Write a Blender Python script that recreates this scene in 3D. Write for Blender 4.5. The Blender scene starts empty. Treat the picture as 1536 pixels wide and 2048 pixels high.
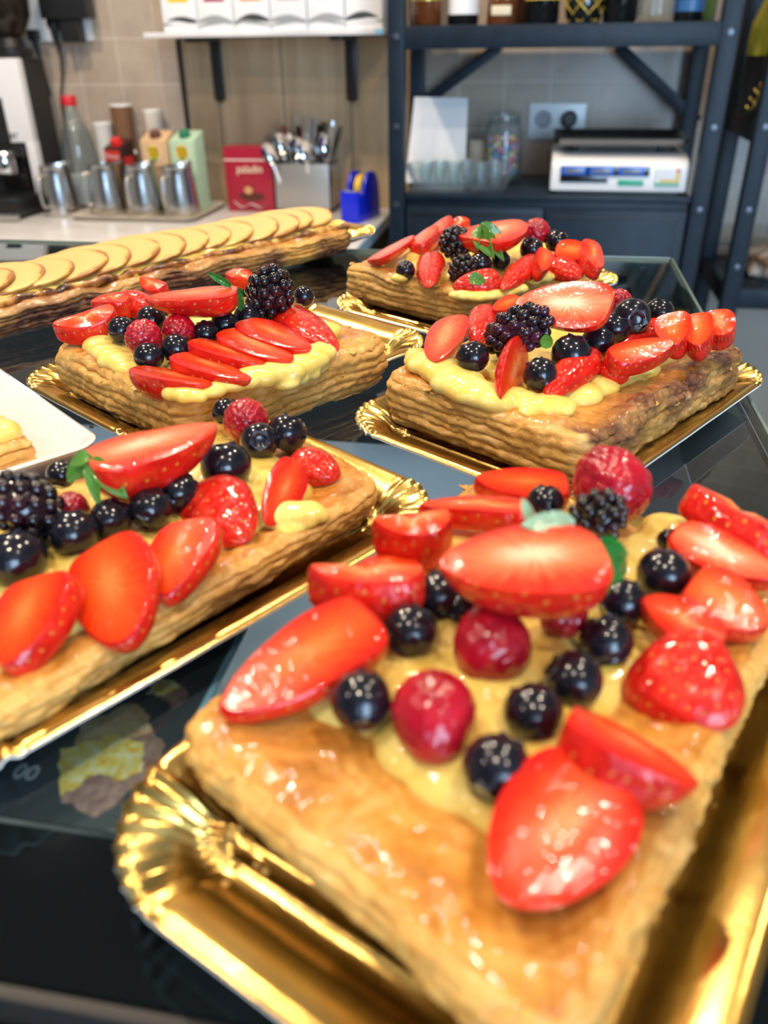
import bpy, bmesh, math, random
from math import sin, cos, pi, radians, sqrt, atan2
from mathutils import Vector, Matrix, noise

SC = bpy.context.scene
COL = SC.collection

# ------------------------------------------------------------------ camera
cam_data = bpy.data.cameras.new('camera')
cam = bpy.data.objects.new('camera', cam_data)
COL.objects.link(cam)
R = Matrix(((0.984592, 0.174453, -0.012067), (-0.077497, 0.497161, 0.864191), (0.156760, -0.849940, 0.503020))).transposed()
cam.matrix_world = Matrix.Translation((0, 0, 0.16)) @ R.to_4x4()
cam_data.sensor_fit = 'VERTICAL'
cam_data.sensor_height = 36.0
cam_data.lens = 28.4766
cam_data.clip_start = 0.01
cam_data.dof.use_dof = True
cam_data.dof.focus_distance = 0.40
cam_data.dof.aperture_fstop = 9.0
SC.camera = cam

# ------------------------------------------------------------------ colour, world, lights
SC.view_settings.view_transform = 'Standard'
SC.view_settings.look = 'None'
SC.view_settings.gamma = 1.0
SC.view_settings.use_curve_mapping = False
SC.view_settings.exposure = -0.18
SC.cycles.use_denoising = True
SC.cycles.max_bounces = 8
SC.cycles.transparent_max_bounces = 16
SC.cycles.caustics_reflective = False
SC.cycles.caustics_refractive = False
SC.cycles.sample_clamp_indirect = 4.0

world = bpy.data.worlds.new('overcast_sky')
SC.world = world
world.use_nodes = True
bgn = world.node_tree.nodes['Background']
bgn.inputs[0].default_value = (0.45, 0.68, 1.0, 1)
bgn.inputs[1].default_value = 3.0

def lamp(name, kind, loc, energy, color, rot=(0, 0, 0), **kw):
    d = bpy.data.lights.new(name, kind)
    d.energy = energy
    d.color = color
    for k, v in kw.items():
        setattr(d, k, v)
    o = bpy.data.objects.new(name, d)
    o.location = loc
    o.rotation_euler = rot
    COL.objects.link(o)
    return o

CEIL = 1.55
WARM = (1.0, 0.83, 0.64)
# recessed ceiling spots above the counter and the back bar
for i, (x, y, e) in enumerate([(-0.75, 0.30, 11), (0.50, 0.30, 11), (-0.15, -0.45, 11), (-1.15, 1.30, 25), (-0.45, 1.40, 18), (0.75, 1.30, 14), (-1.5, -0.6, 10), (0.9, -0.5, 8)]):
    lamp('ceiling_spot', 'AREA', (x, y, CEIL - 0.02), e, WARM, shape='DISK', size=0.11)
# cool fill strip, unseen, added to brighten the inside of the display case
lamp('added_case_fill', 'AREA', (-0.45, 0.66, -0.03), 2.2, (0.80, 0.90, 1.0), rot=(radians(-25), 0, 0), shape='RECTANGLE', size=1.0, size_y=0.02)
# daylight coming through the shop window
lamp('window_daylight', 'AREA', (1.45, -2.45, 0.35), 118, (0.50, 0.74, 1.0), rot=(radians(82), 0, radians(24)), shape='RECTANGLE', size=1.3, size_y=2.0)

# ------------------------------------------------------------------ helpers
def set_props(o, label=None, cat=None, group=None, kind=None):
    if label: o['label'] = label
    if cat: o['category'] = cat
    if group: o['group'] = group
    if kind: o['kind'] = kind
    return o

def thing(name, label, cat, loc=(0, 0, 0), rz=0.0, group=None):
    o = bpy.data.objects.new(name, None)
    o.location = loc
    o.rotation_euler = (0, 0, rz)
    o.empty_display_size = 0.02
    COL.objects.link(o)
    return set_props(o, label, cat, group)

class MB:
    """collects verts and faces of one mesh"""
    def __init__(s):
        s.v, s.f, s.m = [], [], []
        s.T = Matrix.Identity(4)
    def add(s, vs, fs, mi=0):
        b = len(s.v)
        s.v += [tuple(s.T @ Vector(p)) for p in vs]
        for f in fs:
            s.f.append([i + b for i in f])
            s.m.append(mi)
        return s
    def box(s, c, d, mi=0, bev=0.0, rz=0.0, seg=2):
        bm = bmesh.new()
        bmesh.ops.create_cube(bm, size=1.0)
        bmesh.ops.scale(bm, vec=d, verts=bm.verts)
        if bev > 0:
            bmesh.ops.bevel(bm, geom=list(bm.edges), offset=bev, segments=seg, affect='EDGES', profile=0.6)
        if rz:
            bmesh.ops.rotate(bm, matrix=Matrix.Rotation(rz, 3, 'Z'), verts=bm.verts)
        bmesh.ops.translate(bm, vec=c, verts=bm.verts)
        s.take(bm, mi)
        return s
    def take(s, bm, mi=0):
        bm.verts.index_update()
        s.add([v.co[:] for v in bm.verts], [[v.index for v in f.verts] for f in bm.faces], mi)
        bm.free()
    def lathe(s, prof, c=(0, 0, 0), n=40, mi=0, axis=None):
        vs, fs = [], []
        rows = []
        for (r, z) in prof:
            if r < 1e-6:
                rows.append([len(vs)]); vs.append((0, 0, z))
            else:
                rows.append(list(range(len(vs), len(vs) + n)))
                vs += [(r * cos(2 * pi * k / n), r * sin(2 * pi * k / n), z) for k in range(n)]
        for a, b in zip(rows, rows[1:]):
            for k in range(n):
                k2 = (k + 1) % n
                if len(a) == 1 and len(b) == 1: continue
                if len(a) == 1: fs.append([a[0], b[k2], b[k]][::-1])
                elif len(b) == 1: fs.append([a[k], a[k2], b[0]])
                else: fs.append([a[k], a[k2], b[k2], b[k]])
        M = Matrix.Translation(c)
        if axis is not None:
            M = M @ Vector((0, 0, 1)).rotation_difference(Vector(axis)).to_matrix().to_4x4()
        return s.add([tuple(M @ Vector(p)) for p in vs], fs, mi)
    def tube(s, pts, r, n=10, mi=0, cap=True, flat=1.0):
        pts = [Vector(p) for p in pts]
        rs = r if isinstance(r, (list, tuple)) else [r] * len(pts)
        vs, fs = [], []
        up = Vector((0, 0, 1))
        prev = None
        for i, p in enumerate(pts):
            t = (pts[min(i + 1, len(pts) - 1)] - pts[max(i - 1, 0)]).normalized()
            if prev is None:
                a = t.cross(up)
                if a.length < 1e-3: a = t.cross(Vector((1, 0, 0)))
                a.normalize()
            else:
                a = (prev - t * prev.dot(t)).normalized()
            prev = a
            b = t.cross(a)
            for k in range(n):
                an = 2 * pi * k / n
                vs.append(tuple(p + a * (rs[i] * cos(an)) + b * (rs[i] * flat * sin(an))))
        for i in range(len(pts) - 1):
            for k in range(n):
                k2 = (k + 1) % n
                fs.append([i * n + k, i * n + k2, (i + 1) * n + k2, (i + 1) * n + k])
        if cap:
            fs.append(list(range(n))[::-1])
            fs.append([(len(pts) - 1) * n + k for k in range(n)])
        return s.add(vs, fs, mi)
    def prism(s, poly, z0, z1, mi=0, bev=0.0):
        bm = bmesh.new()
        vs = [bm.verts.new((x, y, z0)) for x, y in poly]
        f = bm.faces.new(vs)
        r = bmesh.ops.extrude_face_region(bm, geom=[f])
        bmesh.ops.translate(bm, vec=(0, 0, z1 - z0), verts=[g for g in r['geom'] if isinstance(g, bmesh.types.BMVert)])
        bmesh.ops.recalc_face_normals(bm, faces=bm.faces)
        if bev: bmesh.ops.bevel(bm, geom=list(bm.edges), offset=bev, segments=2, affect='EDGES', profile=0.6)
        s.take(bm, mi)
        return s
    def sphere(s, c, r, seg=16, rings=10, mi=0):
        rx, ry, rz = r if isinstance(r, (tuple, list)) else (r, r, r)
        vs = [(c[0], c[1], c[2] + rz)]
        for i in range(1, rings):
            th = pi * i / rings
            for k in range(seg):
                a = 2 * pi * k / seg
                vs.append((c[0] + rx * sin(th) * cos(a), c[1] + ry * sin(th) * sin(a), c[2] + rz * cos(th)))
        vs.append((c[0], c[1], c[2] - rz))
        fs = []
        for k in range(seg):
            fs.append([0, 1 + k, 1 + (k + 1) % seg])
            for i in range(rings - 2):
                a = 1 + i * seg
                fs.append([a + k, a + seg + k, a + seg + (k + 1) % seg, a + (k + 1) % seg])
            a = 1 + (rings - 2) * seg
            fs.append([a + k, len(vs) - 1, a + (k + 1) % seg])
        return s.add(vs, fs, mi)
    def mesh(s, name, mats, smooth=True, angle=40):
        me = bpy.data.meshes.new(name)
        me.from_pydata(s.v, [], s.f)
        me.validate()
        for m in (mats if isinstance(mats, (list, tuple)) else [mats]):
            me.materials.append(m)
        if len(s.m) == len(me.polygons):
            me.polygons.foreach_set('material_index', s.m)
        if smooth:
            me.polygons.foreach_set('use_smooth', [True] * len(me.polygons))
            if angle: me.set_sharp_from_angle(angle=radians(angle))
        me.update()
        return me
    def build(s, name, mats, parent=None, smooth=True, angle=40, loc=None):
        o = bpy.data.objects.new(name, s.mesh(name, mats, smooth, angle))
        if parent is not None: o.parent = parent
        if loc is not None: o.location = loc
        COL.objects.link(o)
        return o

def obj_from(name, me, parent=None):
    o = bpy.data.objects.new(name, me)
    if parent is not None: o.parent = parent
    COL.objects.link(o)
    return o

def text(name, body, size, loc, rot, m, parent, ext=0.0002, sx=1.0, align='CENTER'):
    c = bpy.data.curves.new(name, 'FONT')
    c.body = body
    c.size = size
    c.extrude = ext
    c.align_x = align
    c.align_y = 'CENTER'
    c.materials.append(m)
    tmp = bpy.data.objects.new('tmp', c)
    COL.objects.link(tmp)
    dg = bpy.context.evaluated_depsgraph_get()
    me = bpy.data.meshes.new_from_object(tmp.evaluated_get(dg))
    bpy.data.objects.remove(tmp)
    bpy.data.curves.remove(c)
    o = obj_from(name, me, parent)
    o.location = loc
    o.rotation_euler = rot
    o.scale = (sx, 1, 1)
    return o

# ------------------------------------------------------------------ materials
class Nodes:
    def __init__(s, name):
        s.m = bpy.data.materials.new(name)
        s.m.use_nodes = True
        s.nt = s.m.node_tree
        s.p = s.nt.nodes['Principled BSDF']
        s.out = s.nt.nodes['Material Output']
    def n(s, t, **kw):
        nd = s.nt.nodes.new(t)
        for k, v in kw.items():
            if hasattr(nd, k) and not k.startswith('i_'): setattr(nd, k, v)
        return nd
    def link(s, a, b): s.nt.links.new(a, b)
    def set(s, **kw):
        for k, v in kw.items():
            nm = k.replace('_', ' ')
            if isinstance(v, tuple) and len(v) == 3 and 'Radius' not in nm: v = (*v, 1)
            s.p.inputs[nm].default_value = v
        return s
    def coord(s, kind='Object'):
        return s.n('ShaderNodeTexCoord').outputs[kind]
    def mapping(s, vec, scale=(1, 1, 1), loc=(0, 0, 0), rot=(0, 0, 0)):
        m = s.n('ShaderNodeMapping')
        m.inputs['Scale'].default_value = scale
        m.inputs['Location'].default_value = loc
        m.inputs['Rotation'].default_value = rot
        s.link(vec, m.inputs['Vector'])
        return m.outputs[0]
    def noise(s, vec, scale, detail=3, rough=0.5, dist=0.0):
        t = s.n('ShaderNodeTexNoise')
        t.inputs['Scale'].default_value = scale
        t.inputs['Detail'].default_value = detail
        t.inputs['Roughness'].default_value = rough
        t.inputs['Distortion'].default_value = dist
        if vec is not None: s.link(vec, t.inputs['Vector'])
        return t.outputs['Fac']
    def ramp(s, fac, stops, interp='LINEAR'):
        r = s.n('ShaderNodeValToRGB')
        r.color_ramp.interpolation = interp
        e = r.color_ramp.elements
        while len(e) < len(stops): e.new(0.5)
        for k, (p, c) in zip(e, stops):
            k.position = p
            k.color = (*c, 1) if len(c) == 3 else c
        s.link(fac, r.inputs[0])
        return r.outputs[0]
    def mix(s, fac, a, b, mode='MIX'):
        m = s.n('ShaderNodeMix', data_type='RGBA', blend_type=mode)
        for sock, v in ((m.inputs[0], fac), (m.inputs[6], a), (m.inputs[7], b)):
            if hasattr(v, 'links'): s.link(v, sock)
            elif isinstance(v, (int, float)): sock.default_value = v
            else: sock.default_value = (*v, 1)
        return m.outputs[2]
    def math(s, op, a, b=None, c=None):
        m = s.n('ShaderNodeMath', operation=op)
        for sock, v in zip(m.inputs, (a, b, c)):
            if v is None: continue
            if hasattr(v, 'links'): s.link(v, sock)
            else: sock.default_value = v
        return m.outputs[0]
    def bump(s, h, strength, dist, into='Normal', prev=None):
        b = s.n('ShaderNodeBump')
        b.inputs['Strength'].default_value = strength
        b.inputs['Distance'].default_value = dist
        s.link(h, b.inputs['Height'])
        if prev is not None: s.link(prev, b.inputs['Normal'])
        if into: s.link(b.outputs[0], s.p.inputs[into])
        return b.outputs[0]
    def color(s, sock): s.link(sock, s.p.inputs['Base Color']); return s
    def position(s): return s.n('ShaderNodeNewGeometry').outputs['Position']

def flat(name, c, rough=0.5, metal=0.0, **kw):
    return Nodes(name).set(Base_Color=c, Roughness=rough, Metallic=metal, **kw).m

def glaze(n, w=1.0, scale=170, dist=0.0012, strength=0.6):
    """runny clear glaze over a food surface"""
    h = n.noise(n.position(), scale, 2, 0.5, 0.6)
    n.set(Coat_Weight=w, Coat_Roughness=0.04, Coat_IOR=1.38, Specular_IOR_Level=0.25)
    return n.bump(h, strength, dist, into='Coat Normal')

def make_materials():
    M = {}
    # --- fruit
    n = Nodes('strawberry_skin')
    uv = n.coord('UV')
    v = n.n('ShaderNodeTexVoronoi', voronoi_dimensions='2D', feature='F1')
    v.inputs['Scale'].default_value = 1.0
    v.inputs['Randomness'].default_value = 0.45
    n.link(uv, v.inputs['Vector'])
    d = v.outputs['Distance']
    seed = n.ramp(d, [(0.0, (1, 1, 1)), (0.07, (1, 1, 1)), (0.12, (0, 0, 0))])
    base = n.ramp(n.noise(n.coord(), 3.0, 2), [(0.3, (0.50, 0.006, 0.004)), (0.6, (0.72, 0.018, 0.008)), (0.85, (0.82, 0.06, 0.02))])
    n.color(n.mix(seed, base, (0.55, 0.22, 0.025)))
    dim = n.ramp(d, [(0.0, (0.75, 0.75, 0.75)), (0.12, (0.55, 0.55, 0.55)), (0.2, (0, 0, 0)), (0.5, (1, 1, 1))])
    n.bump(dim, 0.5, 0.0007)
    n.set(Roughness=0.28, Subsurface_Weight=0.12, Subsurface_Scale=0.003, Subsurface_Radius=(1.0, 0.25, 0.15))
    glaze(n, 0.9, 210, 0.0008, 0.5)
    M['skin'] = n.m

    def flesh(name, core, mid, edge, amount):
        n = Nodes(name)
        oc = n.coord()
        sp = n.n('ShaderNodeSeparateXYZ'); n.link(oc, sp.inputs[0])
        x, y = sp.outputs[0], sp.outputs[1]
        ax = n.math('MULTIPLY', n.math('ADD', x, 0.06), 1.25)
        ay = n.math('MULTIPLY', y, 2.0)
        r = n.math('SQRT', n.math('ADD', n.math('MULTIPLY', ax, ax), n.math('MULTIPLY', ay, ay)))
        ang = n.math('ARCTAN2', ay, ax)
        cb = n.n('ShaderNodeCombineXYZ')
        n.link(n.math('MULTIPLY', ang, 5.0), cb.inputs[0]); n.link(n.math('MULTIPLY', r, 1.2), cb.inputs[1])
        oi = n.n('ShaderNodeObjectInfo')
        n.link(n.math('MULTIPLY', oi.outputs['Random'], 40), cb.inputs[2])
        st = n.noise(cb.outputs[0], 2.2, 3, 0.6)
        rr = n.math('ADD', r, n.math('MULTIPLY', n.math('SUBTRACT', st, 0.5), 0.55))
        rr = n.math('ADD', rr, n.math('MULTIPLY', n.math('SUBTRACT', oi.outputs['Random'], 0.5), amount))
        n.color(n.ramp(rr, [(0.08, core), (0.34, mid), (0.72, edge), (0.98, (0.60, 0.008, 0.006))]))
        n.set(Roughness=0.25, Subsurface_Weight=0.15, Subsurface_Scale=0.004, Subsurface_Radius=(1.0, 0.35, 0.2))
        n.bump(st, 0.12, 0.0008)
        glaze(n, 0.75, 300, 0.0007, 0.55)
        return n.m
    M['flesh'] = flesh('strawberry_flesh', (0.80, 0.24, 0.085), (0.74, 0.075, 0.014), (0.62, 0.022, 0.004), 0.30)
    M['flesh_pale'] = flesh('strawberry_heart', (0.90, 0.58, 0.38), (0.84, 0.20, 0.085), (0.74, 0.045, 0.014), 0.1)
    M['flesh_orange'] = flesh('strawberry_orange_flesh', (0.82, 0.17, 0.035), (0.78, 0.080, 0.009), (0.66, 0.030, 0.004), 0.2)

    n = Nodes('blueberry_skin')
    n.color(n.ramp(n.noise(n.coord(), 140, 3), [(0.35, (0.004, 0.004, 0.007)), (0.75, (0.012, 0.011, 0.020))]))
    n.set(Roughness=0.22); glaze(n, 1.0, 120, 0.0008, 0.35)
    M['blueberry'] = n.m
    M['blueberry_crown'] = flat('blueberry_crown', (0.02, 0.022, 0.04), 0.35, Coat_Weight=0.6)
    n = Nodes('raspberry_flesh')
    n.color(n.ramp(n.noise(n.coord(), 2.2, 3), [(0.3, (0.26, 0.002, 0.010)), (0.7, (0.52, 0.008, 0.024))]))
    n.set(Roughness=0.25, Subsurface_Weight=0.15, Subsurface_Scale=0.003, Subsurface_Radius=(1, .2, .2))
    glaze(n, 1.0, 300, 0.0009, 0.55)
    M['raspberry'] = n.m
    n = Nodes('blackberry_flesh')
    n.color(n.ramp(n.noise(n.coord(), 1.5, 1), [(0.45, (0.005, 0.004, 0.006)), (0.8, (0.045, 0.006, 0.016))]))
    n.set(Roughness=0.22); glaze(n, 1.0, 200, 0.0005, 0.3)
    M['blackberry'] = n.m
    n = Nodes('ripening_blackberry_flesh')
    n.color(n.ramp(n.noise(n.coord(), 1.6, 1), [(0.42, (0.008, 0.004, 0.007)), (0.65, (0.07, 0.012, 0.03))]))
    n.set(Roughness=0.22); glaze(n, 1.0, 200, 0.0005, 0.3)
    M['blackberry_red'] = n.m
    n = Nodes('leaf_green')
    n.color(n.ramp(n.noise(n.coord(), 160, 3), [(0.3, (0.035, 0.13, 0.012)), (0.7, (0.13, 0.30, 0.04))]))
    n.set(Roughness=0.35); glaze(n, 0.8, 200, 0.0006, 0.4)
    M['leaf'] = n.m
    n = Nodes('leaf_dark_green')
    n.color(n.ramp(n.noise(n.coord(), 160, 3), [(0.3, (0.005, 0.075, 0.012)), (0.7, (0.02, 0.22, 0.03))]))
    n.set(Roughness=0.3); glaze(n, 0.8, 150, 0.0004, 0.3)
    M['leaf_dark'] = n.m
    n = Nodes('leaf_pale_green')
    n.color(n.ramp(n.noise(n.coord(), 180, 3), [(0.3, (0.16, 0.30, 0.15)), (0.7, (0.40, 0.54, 0.36))]))
    n.set(Roughness=0.3); glaze(n, 0.9, 200, 0.0006, 0.4)
    M['leaf_pale'] = n.m
    n = Nodes('custard')
    n.color(n.ramp(n.noise(n.position(), 90, 3), [(0.3, (0.80, 0.54, 0.09)), (0.7, (0.90, 0.72, 0.22))]))
    n.set(Roughness=0.33, Subsurface_Weight=0.15, Subsurface_Scale=0.004, Subsurface_Radius=(1, .7, .3))
    n.bump(n.noise(n.position(), 160, 2), 0.25, 0.0012)
    glaze(n, 0.7, 170, 0.0008, 0.5)
    M['custard'] = n.m

    # --- pastry
    def pastry(name, side):
        n = Nodes(name)
        pos = n.position()
        at = n.n('ShaderNodeAttribute', attribute_name='bake')
        bk = at.outputs['Fac']
        big = n.noise(pos, 55, 4, 0.6)
        if side:
            lay = n.noise(n.mapping(pos, (150, 150, 330)), 1.0, 5, 0.68, 0.9)
            t = n.math('ADD', n.math('MULTIPLY', lay, 0.62), n.math('MULTIPLY', big, 0.38))
            c = n.ramp(t, [(0.28, (0.40, 0.155, 0.022)), (0.42, (0.62, 0.30, 0.058)), (0.57, (0.75, 0.43, 0.11)), (0.74, (0.85, 0.60, 0.25))])
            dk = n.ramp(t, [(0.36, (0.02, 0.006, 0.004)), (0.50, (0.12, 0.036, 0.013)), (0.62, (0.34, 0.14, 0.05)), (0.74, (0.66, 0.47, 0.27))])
            n.set(Roughness=0.55)
            n.bump(n.math('ADD', lay, n.noise(pos, 420, 3)), 0.6, 0.0010)
            n.set(Coat_Weight=0.15, Coat_Roughness=0.2)
        else:
            fine = n.noise(pos, 260, 4, 0.6)
            t = n.math('ADD', n.math('MULTIPLY', big, 0.6), n.math('MULTIPLY', fine, 0.4))
            c = n.ramp(t, [(0.32, (0.36, 0.115, 0.012)), (0.46, (0.58, 0.235, 0.035)), (0.58, (0.70, 0.34, 0.07)), (0.74, (0.80, 0.50, 0.18))])
            dk = n.ramp(t, [(0.38, (0.05, 0.016, 0.008)), (0.52, (0.17, 0.055, 0.018)), (0.68, (0.42, 0.18, 0.06))])
            n.set(Roughness=0.38)
            n.bump(t, 0.5, 0.0016)
            glaze(n, 0.85, 210, 0.0011, 0.6)
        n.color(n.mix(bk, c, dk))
        return n.m
    M['pastry_side'] = pastry('flaky_pastry', True)
    M['pastry_top'] = pastry('glazed_pastry', False)
    n = Nodes('apple_flesh')
    sp = n.n('ShaderNodeSeparateXYZ'); n.link(n.coord(), sp.inputs[0])
    rad = n.math('SQRT', n.math('ADD', n.math('MULTIPLY', sp.outputs[0], sp.outputs[0]), n.math('MULTIPLY', sp.outputs[1], sp.outputs[1])))
    rad = n.math('ADD', rad, n.math('MULTIPLY', n.math('SUBTRACT', n.noise(n.position(), 60, 3), 0.5), 0.16))
    n.color(n.ramp(rad, [(0.0, (0.64, 0.43, 0.14)), (0.42, (0.70, 0.48, 0.155)), (0.475, (0.72, 0.42, 0.10)), (0.505, (0.36, 0.13, 0.02))]))
    n.set(Roughness=0.4); n.bump(n.noise(n.position(), 300, 3), 0.3, 0.0006)
    n.set(Coat_Weight=0.25, Coat_Roughness=0.15)
    M['apple'] = n.m

    # --- gold card, trays
    n = Nodes('gold_foil_card')
    pos = n.position()
    n.color(n.ramp(n.noise(pos, 60, 2), [(0.3, (0.78, 0.47, 0.11)), (0.7, (0.86, 0.57, 0.18))]))
    n.set(Metallic=1.0, Roughness=0.215)
    n.bump(n.noise(pos, 1100, 2), 0.14, 0.0004)
    M['gold'] = n.m
    M['card'] = flat('white_card_edge', (0.85, 0.83, 0.76), 0.6)

    # --- setting
    n = Nodes('wall_tiles')
    oc = n.position()
    sx = n.n('ShaderNodeSeparateXYZ'); n.link(oc, sx.inputs[0])
    cb = n.n('ShaderNodeCombineXYZ'); n.link(n.math('ADD', sx.outputs[0], 0.1075), cb.inputs[0]); n.link(n.math('ADD', sx.outputs[2], 0.159), cb.inputs[1])
    b = n.n('ShaderNodeTexBrick', offset=0.0, squash=1.0)
    b.inputs['Scale'].default_value = 1.0
    b.inputs['Brick Width'].default_value = 0.1185
    b.inputs['Row Height'].default_value = 0.111
    b.inputs['Mortar Size'].default_value = 0.0022
    b.inputs['Mortar Smooth'].default_value = 0.3
    b.inputs['Bias'].default_value = -0.2
    b.inputs['Color1'].default_value = (0.47, 0.375, 0.29, 1)
    b.inputs['Color2'].default_value = (0.55, 0.45, 0.36, 1)
    b.inputs['Mortar'].default_value = (0.66, 0.57, 0.47, 1)
    n.link(cb.outputs[0], b.inputs['Vector'])
    cl = n.noise(oc, 14, 4, 0.6)
    n.color(n.mix(0.5, b.outputs['Color'], n.ramp(cl, [(0.3, (0.62, 0.60, 0.58)), (0.7, (1, 1, 1))]), 'MULTIPLY'))
    n.set(Roughness=0.28); n.bump(n.math('MULTIPLY', b.outputs['Fac'], -1.0), 0.5, 0.002)
    M['tiles'] = n.m
    n = Nodes('oak_boards')
    oc = n.position()
    sx = n.n('ShaderNodeSeparateXYZ'); n.link(oc, sx.inputs[0])
    plank = n.math('FRACT', n.math('MULTIPLY', n.math('ADD', sx.outputs[0], 2.003), 1 / 0.186))
    gap = n.ramp(plank, [(0.0, (0.12, 0.12, 0.12)), (0.02, (1, 1, 1)), (0.98, (1, 1, 1)), (1.0, (0.12, 0.12, 0.12))])
    gr = n.noise(n.mapping(oc, (16, 16, 1.6)), 1.0, 5, 0.6, 1.0)
    wood = n.ramp(gr, [(0.3, (0.32, 0.22, 0.125)), (0.5, (0.41, 0.295, 0.175)), (0.7, (0.48, 0.36, 0.225))])
    n.color(n.mix(1.0, wood, gap, 'MULTIPLY')); n.set(Roughness=0.5)
    n.bump(gap, 0.4, 0.002)
    M['oak'] = n.m
    M['plaster'] = flat('ceiling_paint', (0.34, 0.33, 0.32), 0.8)
    M['plaster_grey'] = flat('grey_plaster', (0.38, 0.36, 0.34), 0.8)
    M['beige_panel'] = flat('beige_panel', (0.40, 0.34, 0.27), 0.5)
    n = Nodes('floor_tiles')
    n.color(n.ramp(n.noise(n.position(), 6, 4), [(0.3, (0.16, 0.14, 0.12)), (0.7, (0.24, 0.21, 0.18))])); n.set(Roughness=0.4)
    M['floor'] = n.m
    n = Nodes('white_laminate')
    n.color(n.ramp(n.noise(n.mapping(n.position(), (4, 14, 4)), 2.0, 4), [(0.35, (0.66, 0.65, 0.66)), (0.7, (0.80, 0.79, 0.79))])); n.set(Roughness=0.22)
    M['laminate'] = n.m
    n = Nodes('black_painted_steel')
    n.color(n.ramp(n.noise(n.position(), 30, 3), [(0.3, (0.006, 0.013, 0.023)), (0.7, (0.010, 0.020, 0.034))])); n.set(Roughness=0.42, Specular_IOR_Level=0.25)
    M['black_steel'] = n.m
    M['bolt'] = flat('dull_bolt', (0.10, 0.11, 0.13), 0.35, 0.8)
    M['chip'] = flat('chipboard', (0.26, 0.17, 0.11), 0.7)
    M['black_glass'] = flat('black_glass', (0.004, 0.004, 0.005), 0.04, Coat_Weight=0.3)
    M['black'] = flat('black_plastic', (0.012, 0.012, 0.013), 0.35)
    M['black_matt'] = flat('black_matt', (0.020, 0.018, 0.018), 0.6)
    M['dark_grey'] = flat('dark_grey_paint', (0.045, 0.042, 0.042), 0.55)
    M['white'] = flat('white_plastic', (0.80, 0.80, 0.80), 0.3)
    M['white_paper'] = flat('white_paper', (0.82, 0.81, 0.80), 0.6)
    M['ceramic'] = flat('white_ceramic', (0.80, 0.78, 0.77), 0.08, Coat_Weight=0.5)
    M['steel'] = flat('brushed_steel', (0.62, 0.61, 0.59), 0.22, 1.0)
    M['steel_satin'] = flat('satin_steel', (0.55, 0.54, 0.51), 0.42, 1.0)
    M['chrome'] = flat('polished_steel', (0.72, 0.72, 0.72), 0.10, 1.0)
    M['alu'] = flat('grey_metal_edge', (0.022, 0.020, 0.019), 0.45, 0.3)
    M['beige_tray'] = flat('beige_plastic', (0.55, 0.49, 0.40), 0.4)
    def glass(name, c=(1, 1, 1), rough=0.0, ior=1.45):
        n = Nodes(name).set(Base_Color=c, Roughness=rough, Transmission_Weight=1.0, IOR=ior)
        return n.m
    def thin(name, c, body=0.035, bc=(0.8, 0.85, 0.9)):
        n = Nodes(name)
        tr = n.n('ShaderNodeBsdfTransparent'); tr.inputs[0].default_value = (*c, 1)
        df = n.n('ShaderNodeBsdfDiffuse'); df.inputs[0].default_value = (*bc, 1)
        gl = n.n('ShaderNodeBsdfGlossy'); gl.inputs['Roughness'].default_value = 0.03
        lw = n.n('ShaderNodeLayerWeight'); lw.inputs['Blend'].default_value = 0.25
        m1 = n.n('ShaderNodeMixShader'); m1.inputs[0].default_value = body
        n.link(tr.outputs[0], m1.inputs[1]); n.link(df.outputs[0], m1.inputs[2])
        m2 = n.n('ShaderNodeMixShader')
        n.link(n.math('ADD', n.math('MULTIPLY', lw.outputs['Fresnel'], 0.32), 0.02), m2.inputs[0]); n.link(m1.outputs[0], m2.inputs[1]); n.link(gl.outputs[0], m2.inputs[2])
        n.link(m2.outputs[0], n.out.inputs['Surface'])
        return n.m
    M['glass'] = thin('clear_glass', (0.93, 0.97, 0.98))
    M['glass_amber'] = glass('amber_glass', (0.55, 0.20, 0.05))
    M['glass_smoke'] = thin('smoked_plastic', (0.42, 0.38, 0.35), 0.05, (0.3, 0.25, 0.2))
    # thin counter pane: clear with a reflective surface
    n = Nodes('counter_glass')
    tr = n.n('ShaderNodeBsdfTransparent'); tr.inputs[0].default_value = (0.80, 0.87, 0.88, 1)
    gl = n.n('ShaderNodeBsdfGlossy'); gl.inputs['Roughness'].default_value = 0.015
    fr = n.n('ShaderNodeFresnel'); fr.inputs['IOR'].default_value = 1.55
    mx = n.n('ShaderNodeMixShader')
    ge = n.n('ShaderNodeNewGeometry')
    n.link(n.math('MULTIPLY', fr.outputs[0], n.math('SUBTRACT', 1.0, ge.outputs['Backfacing'])), mx.inputs[0]); n.link(tr.outputs[0], mx.inputs[1]); n.link(gl.outputs[0], mx.inputs[2])
    n.link(mx.outputs[0], n.out.inputs['Surface'])
    M['counter_glass'] = n.m
    M['display_grey'] = flat('display_interior_grey', (0.20, 0.22, 0.25), 0.5)
    M['display_dark'] = flat('display_interior_dark', (0.05, 0.055, 0.065), 0.5)
    return M
M = make_materials()

# ------------------------------------------------------------------ room
def struct(name, mb, m, angle=40):
    return set_props(mb.build(name, m, None, True, angle), kind='structure')
WY = 2.40           # back wall plane
struct('floor', MB().box((-0.2, -0.2, -1.175), (5.6, 5.6, 0.05)), M['floor'])
struct('ceiling', MB().box((-0.2, -0.2, CEIL + 0.05), (5.6, 5.6, 0.1)), M['plaster'])
struct('wall_back', MB().box((-0.2, WY + 0.05, 0.2), (5.6, 0.1, 2.75)), M['tiles'])
struct('wall_left', MB().box((-2.95, -0.2, 0.2), (0.1, 5.4, 2.75)), M['plaster_grey'])
struct('wall_right', MB().box((2.55, -0.2, 0.2), (0.1, 5.4, 2.75)), M['plaster_grey'])
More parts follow.
